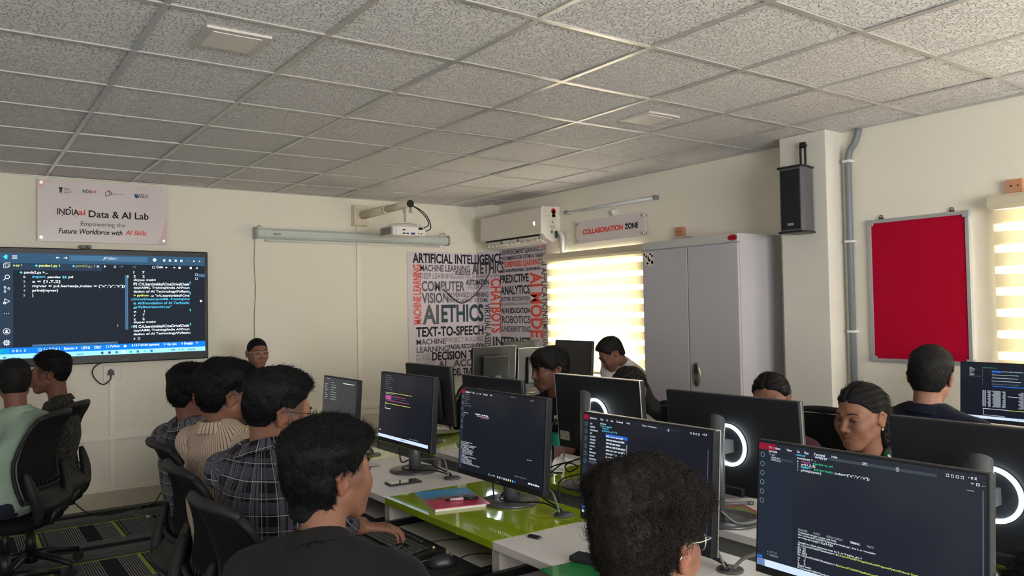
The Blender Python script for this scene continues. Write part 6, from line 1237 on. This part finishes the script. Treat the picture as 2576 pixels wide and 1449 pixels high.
# ------------------------------------------------------------------ people
def person(label,head,hyaw,hpitch=0,hroll=0,tyaw=None,pelvis=None,shirt=None,skin='mid',hair='black',style='short',fem=False,beard=0,fade=0,glasses=None,hands=None,sleeve='long',
           res=.0036,hres=.0042,sres=.013,nstr=1200,slen=.022,curl=.0,eyes=True,seed=1,headw=1.0,trousers=None,back=.06,sh=None,scale=1.0,collar=True,longhair=None,neckw=1.0,fold=1.0,seated=True,palm=None,width=1.0,gaze=0.0,lift=.25):
    hd=np.array(head,F32); tyaw=hyaw if tyaw is None else tyaw
    Hm=rotm(R(hyaw)-math.pi/2,R(hpitch),R(hroll)); fw=np.array((math.cos(R(tyaw)),math.sin(R(tyaw)),0),F32); lf=np.array((-fw[1],fw[0],0),F32); up=np.array((0,0,1),F32)
    S=hd+Hm@np.array((0,-.035,-.09),F32)*scale-up*.098-fw*.012 if sh is None else np.array(sh,F32)
    Pv=(S-fw*back)*np.array((1,1,0),F32)+up*.57 if pelvis is None else np.array(pelvis,F32)
    root=thing('person',label,'person',(float(Pv[0]),float(Pv[1]),0)); off=np.array((Pv[0],Pv[1],0),F32)
    sw=(.158 if fem else .185)*width; ax=(S-Pv); ax/=np.linalg.norm(ax)
    # ---- skin: head, neck, top of the chest, in head coordinates
    toH=lambda w_: (Hm.T@(np.array(w_,F32)-hd))/scale
    NB=toH(S+up*.03); NB2=toH(S-up*.07); lo=np.array([-.125,-.15,-.30],F32); hi=np.array([.125,.145,.135],F32)
    lo=np.minimum(lo,np.minimum(NB,NB2)-.09); hi=np.maximum(hi,np.maximum(NB,NB2)+.09)
    G=grid(lo,hi,res); d=np.full(G.shape[:-1],1.0,F32)
    kz=max(0,int((-.135-lo[2])/res)); d[:,:,kz:]=head_sdf(G[:,:,kz:],fem,beard,headw)
    nr=(.046 if fem else .054)*neckw
    d=smin(d,sd_cap(G,(0,-.030,-.040),NB,nr,nr*.98),.03)
    d=smin(d,sd_cap(G,NB,NB2,nr*.95,nr*.6),.005)
    V,Q=surf_nets(d,lo,res); T=tint_of(V,fem,beard,fade,0)
    Vw=(V*scale)@Hm.T+hd; parts=[(Vw,Q,T)]
    # ---- arms
    hands=hands or {}
    arms={}
    for s,nm in ((1,'L'),(-1,'R')):
        sj=S+lf*s*sw-up*.055
        tgt=hands.get(nm)
        if tgt is None: tgt=Pv+fw*.30+lf*s*.10+up*.09 if seated else Pv+lf*s*.22-up*.18
        tgt=np.array(tgt,F32); u,l=.285,.255; v=tgt-sj; D=float(np.linalg.norm(v)); D_=min(D,u+l-.004); v/=D; tgt=sj+v*D_
        a=(u*u-l*l+D_*D_)/(2*D_); hgt=math.sqrt(max(u*u-a*a,0)); pole=-up*.85+lf*s*.55-fw*.25; pole-=v*(pole@v); pole/=np.linalg.norm(pole)
        el=sj+v*a+pole*hgt; arms[nm]=(sj,el,tgt)
        if nm in hands:
            fd=(tgt-el); fd/=np.linalg.norm(fd); pd=np.array((palm or {}).get(nm,(fd[0],fd[1],-.05)),F32); pd/=np.linalg.norm(pd)
            zc=up-pd*(up@pd); zc/=np.linalg.norm(zc); xc=np.cross(pd,zc); Rm=np.stack([xc,pd,zc],1)
            o=tgt+pd*.045
            Vh,Qh=hand_mesh(o,Rm,-1 if nm=='R' else 1,tgt,(el-tgt)/max(np.linalg.norm(el-tgt),1e-6),.38)
            # right hand: thumb to the left of the fingers seen from above
            parts.append((Vh,Qh,np.ones((len(Vh),3),F32)*np.array([.95,.92,.9],F32)))
            fa0,fa1=tgt,el; Gf=grid(np.minimum(fa0,fa1)-.06,np.maximum(fa0,fa1)+.06,.008); df=sd_cap(Gf,fa0,fa1,.029,.041); Vf,Qf=surf_nets(df,np.minimum(fa0,fa1)-.06,.008); parts.append((Vf,Qf,np.ones((len(Vf),3),F32)))
    base=0; VV=[];QQ=[];TT=[]
    for v,q,t in parts: VV.append(v-off); QQ.append(q+base); TT.append(t); base+=len(v)
    TT=np.concatenate(TT); TT=np.concatenate([TT,np.ones((len(TT),1),F32)],1)
    mesh_np('body',np.concatenate(VV),np.concatenate(QQ),SKIN[skin],root,attr={'tint':('FLOAT_COLOR',TT)})
    HM4=Matrix.Translation(Vector([float(a) for a in hd-off]))@Matrix([[float(Hm[i][j])*scale for j in range(3)] for i in range(3)]).to_4x4()
    # ---- eyes, brows, glasses
    if eyes:
        for s in (-1,1):
            mb=MB(); mb.M=HM4; mb.k=0; mb.ell((s*.031,.0742,.0020),(.0125,.0125,.0120),n=18); mb.k=1; mb.ell((s*.031+gaze,.0808,.0015),(.0068,.0068,.0068),n=14); mb.k=2; mb.tube(bez([(s*.0185,.0850,.0010),(s*.024,.0885,.0052),(s*.032,.0895,.0066),(s*.040,.0865,.0050),(s*.0455,.0805,.0010)],4),.0011,n=5); mb.build('eye',[eyew,iris,brow_m],root)
            mb=MB(); mb.M=HM4; mb.tube(bez([(s*.013,.0915,.0240),(s*.024,.0915,.0285),(s*.038,.0850,.0290),(s*.050,.0735,.0235)],5),[.0022,.0026,.0030,.0031,.0032,.0032,.0032,.0031,.0030,.0029,.0028,.0026,.0024,.0020,.0015,.001][:16],n=6); mb.build('eyebrow',brow_m,root)
    if glasses:
        mb=MB(); mb.M=HM4; gm=glasses
        for s in (-1,1):
            n=20; pts=[]
            for i in range(n): a=2*math.pi*i/n; cx,cy=math.cos(a),math.sin(a); pts.append((s*.033+math.copysign(abs(cx)**.6,cx)*.025,.104-.006*(abs(math.copysign(abs(cx)**.6,cx)*.025+.0)/.025)*(1 if cx*s>0 else -.2),.002+math.copysign(abs(cy)**.7,cy)*.0175))
            mb.tube(pts,.0013,n=6,closed=True); mb.tube(bez([(s*.058,.098,.012),(s*.074*headw,.085,.013),(s*.0835*headw,.03,.013),(s*.0835*headw,-.012,.012),(s*.082*headw,-.040,-.010)],4),.0014,n=6)
        mb.tube([(-.009,.106,.008),(0,.109,.010),(.009,.106,.008)],.0014,n=6); mb.build('glasses',gm,root)
    # ---- hair
    if style:
        lo=np.array([-.135,-.155,-.16],F32); hi=np.array([.135,.150,.175],F32); G=grid(lo,hi,hres); d=hair_sdf(G,style,seed,headw)
        V,Q=surf_nets(d,lo,hres)
        if len(V):
            Nn=vnormals(V,Q); 
            Vh=(V*scale)@Hm.T+hd-off; mesh_np('hair',Vh,Q,HAIR[hair],root)
            if nstr:
                fl={'curly':lambda p: np.stack([p[:,0]*4,np.full(len(p),.35),-p[:,2]*1.5+.05],1),'long':lambda p: np.stack([p[:,0]*2.0+np.sign(p[:,0])*.15,np.full(len(p),-1.0),-.15-(p[:,1]<-.03)*1.0],1),'bangs':lambda p: np.stack([p[:,0]*3,p[:,1]*7+.2,-.35-(p[:,1]>.03)*1.5],1)}.get(style,lambda p: np.stack([p[:,0]*3.0,.45*(p[:,2]>.06)+p[:,1]*1.5,-.55+.75*(p[:,2]>.075)],1))
                zsel=(V[:,2]>(-.055 if style=='fullback' else -.2))&(-scalp_cut(V,style)>(.020 if style in('high','thick') else (.014 if style=='fullback' else .003))); Vs_,Ns_=V[zsel],Nn[zsel]
                Vs,Qs=strands(Vs_,Ns_,nstr,slen,seed,fl,curl=curl,lift=lift,width=.0010 if nstr<3000 else .0008)
                Vs=(Vs*scale)@Hm.T+hd-off; mesh_np('hair_strands',Vs.astype(F32),Qs,HAIR[hair],root)
    if longhair:
        # list of capsules in head coordinates (a,b,ra,rb) + optional material for the tips
        for k,(prims,hm_) in enumerate(longhair):
            allp=np.array([x for p in prims for x in p[:2]]); lo=allp.min(0)-.07; hi=allp.max(0)+.07; G=grid(lo,hi,.005); d=None
            for a,b,ra,rb in prims:
                e=sd_cap(G*np.array([1,1,1],F32),a,b,ra,rb); d=e if d is None else smin(d,e,.03)
            d=d-.004*noise3(G*np.array([1,1,.18],F32),150,seed+k,2); V,Q=surf_nets(d,lo,.005); Nn=vnormals(V,Q)
            mesh_np('hair_length',(V*scale)@Hm.T+hd-off,Q,HAIR[hm_],root)
            Vs,Qs=strands(V,Nn,900,.07,seed+5,lambda p: np.stack([p[:,0]*.2,np.full(len(p),-.08),np.full(len(p),-1.0)],1),curl=.03,lift=.10,width=.0008); mesh_np('hair_strands',((Vs*scale)@Hm.T+hd-off).astype(F32),Qs,HAIR[hm_],root)
    # ---- shirt
    allp=[S+up*.10,Pv-up*.12]+[x for a in arms.values() for x in a]; allp=np.array(allp); lo=allp.min(0)-.19; hi=allp.max(0)+.19; lo[2]=min(lo[2],Pv[2]-.14); hi[2]=S[2]+.13
    G=grid(lo,hi,sres); Rt=np.stack([lf,fw,up],1)
    cs=.92 if fem else 1.0; cs*=width
    ch=S-up*.15-fw*.0; wa=(S*.35+Pv*.65)
    axu=(S-Pv)/np.linalg.norm(S-Pv); fwt=np.cross(lf,axu)*-1 if False else fw-axu*(fw@axu); fwt/=np.linalg.norm(fwt); Rt=np.stack([lf,fwt,axu],1)
    tors=sd_ell(G,ch,(.165*cs,.112*cs,.185),Rt); tors=smin(tors,sd_ell(G,wa,(.150*cs,.112*cs,.20),Rt),.08); tors=smin(tors,sd_ell(G,Pv+up*.0,(.165*cs,.125*cs,.12),Rt),.06)
    for s,nm in ((1,'L'),(-1,'R')):
        sj=arms[nm][0]; tors=smin(tors,sd_cap(G,S+up*.020+lf*s*.035-fw*.012,sj+up*.010,.048*cs,.050*cs),.05)
    arm_d=None; asg=None
    for i,nm in enumerate('LR'):
        sj,el,wr=arms[nm]; a1=sd_cap(G,sj,el,.056*cs,.049*cs); 
        if sleeve=='long': a2=sd_cap(G,el,el+(wr-el)*.95,.047*cs,.036*cs); a1=smin(a1,a2,.02)
        elif sleeve=='half': pass
        elif sleeve=='short': a1=sd_cap(G,sj,sj+(el-sj)*.72,.058*cs,.056*cs)
        elif sleeve=='none': a1=sd_cap(G,sj,sj+(el-sj)*.2,.058*cs,.050*cs)
        arm_d=a1 if arm_d is None else np.minimum(arm_d,a1)
    d=smin(tors,arm_d,.035)
    d=d-fold*.0045*noise3(G*np.array([1,1,.8],F32),34,seed+3,3)-.002*noise3(G,85,seed+9,2)
    NBw=S+up*.03; ncap=sd_cap(G,hd+Hm@np.array((0,-.030,-.05),F32)*scale,NBw,nr*scale+.004,nr*scale+.003); d=smax(d,-np.maximum(ncap,S[2]+.012-G[...,2]),.006)
    if fem: d=smax(d,-sd_ell(G,S+fw*.085+up*.025,(.075,.075,.085),Rt),.01)
    V,Q=surf_nets(d,lo,sres)
    # cloth coordinates
    rel=V-Pv; ang=np.arctan2(rel@lf,rel@fwt+.02); cu=ang*.15; cv=rel@axu; tv=sd_ell(V,ch,(.165*cs,.112*cs,.185),Rt); tv=np.minimum(tv,sd_ell(V,wa,(.150*cs,.112*cs,.2),Rt))
    cuv=np.stack([cu,cv,np.zeros_like(cu)],1)
    for nm in 'LR':
        sj,el,wr=arms[nm]
        for (a,b,ofs) in ((sj,el,0),(el,wr,.285)):
            da=sd_cap(V,a,b,.054,.046); m_=da<tv-.004
            ad=(b-a)/np.linalg.norm(b-a); x1=np.cross(ad,up); x1/=np.linalg.norm(x1); x2=np.cross(ad,x1); rr_=V-a; an=np.arctan2(rr_@x1,rr_@x2)
            cuv[m_,0]=(an*.055)[m_]; cuv[m_,1]=((rr_@ad)+ofs)[m_]; tv=np.minimum(tv,da)
    so=mesh_np('shirt',V-off,Q,shirt,root,attr={'cuv':('FLOAT_VECTOR',cuv)})
    if collar:
        a=NBw-up*.035; hu=hd+Hm@np.array((0,-.035,-.09),F32)*scale; ax2=(hu-a); ax2/=np.linalg.norm(ax2); r0=nr*scale+.010; lo=a-.13; hi=a+.13; G=grid(lo,hi,.0036)
        h=(G-a)@ax2; fwd=(G-a)@fw; rad=vlen((G-a)-h[...,None]*ax2)
        top=.058-.28*fwd*(fwd>0)-.10*fwd; R1=r0+.004*(1-h/.05); band=np.maximum(np.abs(rad-R1)-.0036,np.maximum(-h-.045,h-top)); fl=np.abs(rad-(r0+.006+.55*np.maximum(top-h,0)))-.0036; fl=np.maximum(fl,np.maximum(h-top,(top-.040-.25*np.maximum(fwd,0))-h))
        d=smin(band,fl,.003); d=np.maximum(d,-( .012-np.abs((G-a)@lf))*1.0 if False else -1e3+0*h) ; gap=np.maximum(.02-fwd,0)  
        d=np.where(fwd>0,np.maximum(d,(.012+.35*np.maximum(.0,top-h))-np.abs((G-a)@lf)) if True else d,d)
        V,Q=surf_nets(d,lo,.0036); rr_=V-a; an=np.arctan2(rr_@lf,rr_@fw); cuv=np.stack([an*.075,(rr_@ax2)+.4,0*an],1)
        if len(V): mesh_np('collar',V-off,Q,shirt,so,attr={'cuv':('FLOAT_VECTOR',cuv)})
    # ---- trousers and shoes
    tr_=trousers or TROU; hips=[Pv+lf*s*.085-up*.02 for s in (1,-1)]
    if seated: kn=[Pv+fw*.40+lf*s*.13-up*.03 for s in (1,-1)]; an_=[k+fw*.03-up*(k[2]-.10) for k in kn]
    else: kn=[Pv+lf*s*.10+up*(.48-Pv[2])+fw*.02 for s in (1,-1)]; an_=[k*np.array((1,1,0),F32)+up*.09 for k in kn]
    allp=np.array(hips+kn+an_); lo=allp.min(0)-.16; hi=allp.max(0)+.16; G=grid(lo,hi,.018); d=sd_ell(G,Pv-up*.01,(.158,.122,.105),np.stack([lf,fw,up],1))
    for i in range(2): d=smin(d,sd_cap(G,hips[i],kn[i],.082,.062),.05); d=smin(d,sd_cap(G,kn[i],an_[i],.060,.048),.03)
    V,Q=surf_nets(d,lo,.018); mesh_np('trousers',V-off,Q,tr_,root,attr={'cuv':('FLOAT_VECTOR',V)})
    for i in range(2):
        f0=an_[i]*np.array((1,1,0),F32); lo=f0-.2; hi=f0+.25; lo[2]=-.01; hi[2]=.16; G=grid(lo,hi,.010); d=sd_cap(G,f0-fw*.045+up*.045,f0+fw*.15+up*.035,.042,.036); d=smin(d,sd_cap(G,f0+up*.05,f0+up*.11,.04,.042),.02); d=smax(d,-(G[...,2]-.002),.003); V,Q=surf_nets(d,lo,.010); mesh_np('shoe',V-off,Q,SHOE,root)
    return root
def eyes_dx(seed): return 0.0
# shirts
SH_A=cloth_mat('shirt_pale_green','plain',srgb('8FA391')); SH_B=cloth_mat('shirt_mottled_charcoal','mottle',srgb('22221F'),srgb('45443F'))
SH_C=cloth_mat('shirt_plaid_grey','plaid',srgb('2E2C31'),srgb('5C5C64'),srgb('A8A48C')); SH_D=cloth_mat('shirt_cream_stripes','stripe',srgb('B3A08E'),srgb('5A4C3E'),pitch=.0125)
SH_E=cloth_mat('shirt_plaid_black','plaid',srgb('1B1718'),srgb('4D4B54'),srgb('96949A')); SH_F=cloth_mat('shirt_charcoal_knit','plain',srgb('1C1C1B'))
SH_N=cloth_mat('shirt_dark_navy','plain',srgb('16171E')); SH_O=cloth_mat('shirt_white','stripe',srgb('CFC6C4'),srgb('B5ABAB'),pitch=.02); SH_P=cloth_mat('top_grey_stripes','stripe',srgb('8E8C8B'),srgb('5E5C5C'),pitch=.011)
SH_W=cloth_mat('kurti_dark_green_leaf','leaf',srgb('1F3A2C'),srgb('A8B3A6')); SH_K=cloth_mat('shirt_deep_navy','plain',srgb('121522')); SH_T=cloth_mat('shirt_offwhite','plain',srgb('BDB6AC')); SH_S=cloth_mat('top_maroon','plain',srgb('4A2A30'))
GOLD=mat('glasses_gold_wire',(.55,.42,.22),.3,metal=.9); GBLK=mat('glasses_black_wire',(.03,.03,.03),.3,metal=.5); GPNK=mat('glasses_pale_frame',(.55,.40,.38),.3); SILV=mat('glasses_silver_wire',(.6,.58,.52),.25,metal=.9)
# left edge pair facing the big display
person('boy in a pale green shirt with cropped hair seen from behind',(-.33,-2.0,1.185),88,-4,0,tyaw=140,shirt=SH_A,skin='warm',style='short',hair='soft',fade=.9,eyes=False,back=-.02,seed=21,nstr=6000,slen=.009,lift=.7,sres=.011,width=1.05)
person('boy in a mottled charcoal shirt with thick black hair, face in profile',(-.123,-1.6,1.195),164,0,0,tyaw=160,shirt=SH_B,skin='warm',style='high',fade=.9,back=-.04,seed=22,nstr=4000,slen=.025,lift=.2,sres=.011)
# the four boys of the left row
person('boy in a grey and cream plaid shirt, farthest of the left row',(.284,-3.4,1.178),2,-6,0,tyaw=22,shirt=SH_C,skin='warm',style='thick',fade=.4,glasses=GOLD,back=-.03,seed=23,nstr=5000,slen=.026,lift=.22,sres=.011,sh=(.262,-3.40,1.03))
person('bearded boy in a cream pinstriped shirt',(.248,-4.05,1.226),2,-2,0,tyaw=20,shirt=SH_D,skin='mid',style='thick',fade=.6,beard=.85,glasses=GBLK,back=-.03,seed=24,nstr=7000,slen=.028,lift=.22,sres=.010,res=.0034,sh=(.218,-4.05,1.09))
person('boy in a black plaid shirt with wire glasses typing on the keyboard',(.212,-4.72,1.228),0,-10,0,tyaw=28,shirt=SH_E,skin='mid',style='high',fade=.85,glasses=GBLK,beard=.15,back=-.01,seed=25,nstr=9000,slen=.026,curl=.12,lift=.25,sres=.009,res=.0032,sh=(.170,-4.735,1.097),hands={'L':(.66,-4.22,.68),'R':(.63,-4.40,.695)},palm={'L':(.85,-.25,-.12),'R':(.96,-.10,-.16)})
person('boy in a charcoal collared shirt with thick black hair, nearest of the four',(.150,-5.28,1.136),8,2,0,tyaw=40,shirt=SH_F,skin='mid',style='fullback',fade=.5,back=-.03,seed=26,nstr=16000,slen=.030,curl=.10,lift=.22,sres=.008,res=.0030,hres=.0036,sh=(.105,-5.335,.955),width=1.08,hands={'L':(.58,-5.12,.69),'R':(.62,-5.30,.69)})
person('curly haired boy with silver glasses at the nearest monitor, seen from behind',(.355,-6.17,1.134),14,-8,0,tyaw=20,shirt=SH_F,skin='mid',style='curly',hair='brown',fade=.5,glasses=SILV,eyes=False,back=.06,seed=27,nstr=26000,slen=.026,curl=.40,lift=.45,sres=.011,res=.0032,hres=.0034)
person('person with dark curly hair at the very right edge of the picture',(.84,-6.65,1.01),60,-20,0,tyaw=20,shirt=SH_F,skin='mid',style='curly',hair='black',eyes=False,back=.08,seed=28,nstr=3000,slen=.03,curl=.35)
# teacher
person('man in pale glasses and an off-white shirt sitting by the front wall',(1.378,-.85,1.225),-90,-2,0,tyaw=-100,shirt=SH_T,skin='mid',style='buzz',glasses=GPNK,back=.04,seed=29,nstr=2500,slen=.010,lift=.3,res=.0034)
# right row
person('boy in a dark navy shirt with a long fringe looking to his right',(2.235,-3.5,1.182),172,-6,0,tyaw=-148,shirt=SH_N,skin='dark',style='bangs',hair='soft',beard=.12,back=.05,seed=30,nstr=7000,slen=.045,lift=.08,sres=.011,res=.0032,sleeve='short',hands={'L':(1.93,-3.72,.80)})
person('man in a white shirt bending down in front of the bright window',(3.44,-2.73,1.186),155,-36,0,tyaw=165,shirt=SH_O,skin='mid',style='short',hair='soft',fade=.4,beard=.5,back=.30,seed=31,nstr=1600,slen=.022,sh=(3.56,-2.70,1.085),pelvis=(3.86,-2.66,.86),seated=False,hands={'L':(3.25,-2.75,.80),'R':(3.35,-2.50,.80)})
LH=[([((0,-.06,.05),(0,-.115,-.02),.060,.040),((0,-.115,-.02),(.02,-.13,-.14),.045,.042),((.02,-.13,-.14),(.05,-.14,-.34),.042,.030)],'black')]
person('woman with long loose black hair and a grey striped top, behind the ring-lit screen',(2.209,-4.19,1.108),-165,-16,0,tyaw=-172,shirt=SH_P,skin='dark',style='long',hair='soft',fem=True,back=.05,seed=32,nstr=4000,slen=.04,lift=.05,longhair=[([((0,-.05,.05),(.0,-.10,-.03),.062,.050),((.0,-.10,-.03),(-.035,-.13,-.15),.050,.048),((-.035,-.13,-.15),(-.05,-.16,-.34),.046,.026)],'soft')],collar=False)
person('woman whose parted black hair and brow show above a monitor',(2.479,-4.85,1.098),-160,-8,0,tyaw=-165,shirt=SH_S,skin='mid',style='long',hair='black',fem=True,back=.05,seed=33,nstr=4000,slen=.04,lift=.05,longhair=[([((0,-.05,.05),(0,-.10,-.05),.066,.055),((0,-.10,-.05),(0,-.12,-.2),.055,.03)],'black')],collar=False)
person('woman in a dark green leaf-print top with brown-tipped ponytail',(2.138,-5.50,1.117),174,-6,0,tyaw=-165,shirt=SH_W,skin='mid',style='long',hair='soft',fem=True,back=.06,seed=34,nstr=7000,slen=.05,lift=.04,gaze=-.003,res=.0028,hres=.0036,sres=.010,longhair=[([((.0,-.07,.05),(.0,-.112,.0),.052,.034),((.0,-.112,.0),(.010,-.135,-.06),.034,.030),((.010,-.135,-.06),(.015,-.135,-.12),.030,.036)],'soft'),([((.012,-.135,-.10),(.03,-.135,-.17),.040,.046),((.03,-.135,-.17),(.05,-.125,-.27),.046,.030)],'reddish')],collar=False,sleeve='short',headw=.95)
person('man in a deep navy collared shirt with cropped hair seen from behind',(2.743,-5.46,1.226),10,0,4,tyaw=5,shirt=SH_K,skin='light',style='short',hair='soft',fade=.9,eyes=False,back=.05,seed=35,nstr=9000,slen=.008,lift=.7,sres=.011,headw=1.02,sh=(2.705,-5.455,1.06),width=1.05)
# ------------------------------------------------------------------ chairs
chair('black mesh office chair of the boy in the pale green shirt',-.37,-1.98,R(150)); chair('black mesh office chair of the boy in mottled charcoal, nearer the wall',-.22,-1.54,R(150))
chair('black chair behind the boy in grey and cream plaid',.36,-3.62,R(0)); chair('black chair behind the boy in cream pinstripes',.30,-4.22,R(0)); chair('black chair behind the boy in black plaid',.25,-4.80,R(5)); chair('black chair under the boy in charcoal, mostly hidden',.16,-5.42,R(25)).scale=(.95,1,.86); chair('black chair under the curly haired boy',.42,-6.2,R(15)).scale=(1,1,.9)
chair('empty black mesh chair between the black-backed monitors',2.22,-2.55,R(200)); chair('black chair of the boy in dark navy',2.34,-3.5,R(180)); chair('black chair of the woman with loose black hair',2.33,-4.20,R(180)); chair('black chair of the woman hidden behind a monitor',2.60,-4.86,R(180)); chair('black chair of the woman in leaf print',2.28,-5.53,R(180)); chair('black chair of the man in deep navy',2.78,-5.46,R(0)); chair('black chair of the man by the front wall',1.38,-.72,R(-95))

_w=next(o for o in C.objects if o.parent is None and 'leaf-print' in o.get('label',''))
mb=MB(); mb.ell((2.138+.010-_w.location.x,-5.50+.072-_w.location.y,1.078),(.004,.004,.006),n=10)
_hm=Matrix.Translation(Vector((2.138-_w.location.x,-5.50-_w.location.y,1.117)))@(Matrix.Rotation(R(174)-math.pi/2,4,'Z')@Matrix.Rotation(R(-6),4,'X'))
mb=MB(); mb.M=_hm; mb.ell((-.079,-.010,-.040),(.004,.004,.007),n=10); mb.ell((.079,-.010,-.040),(.004,.004,.007),n=10); mb.build('earring',GOLD,_w)
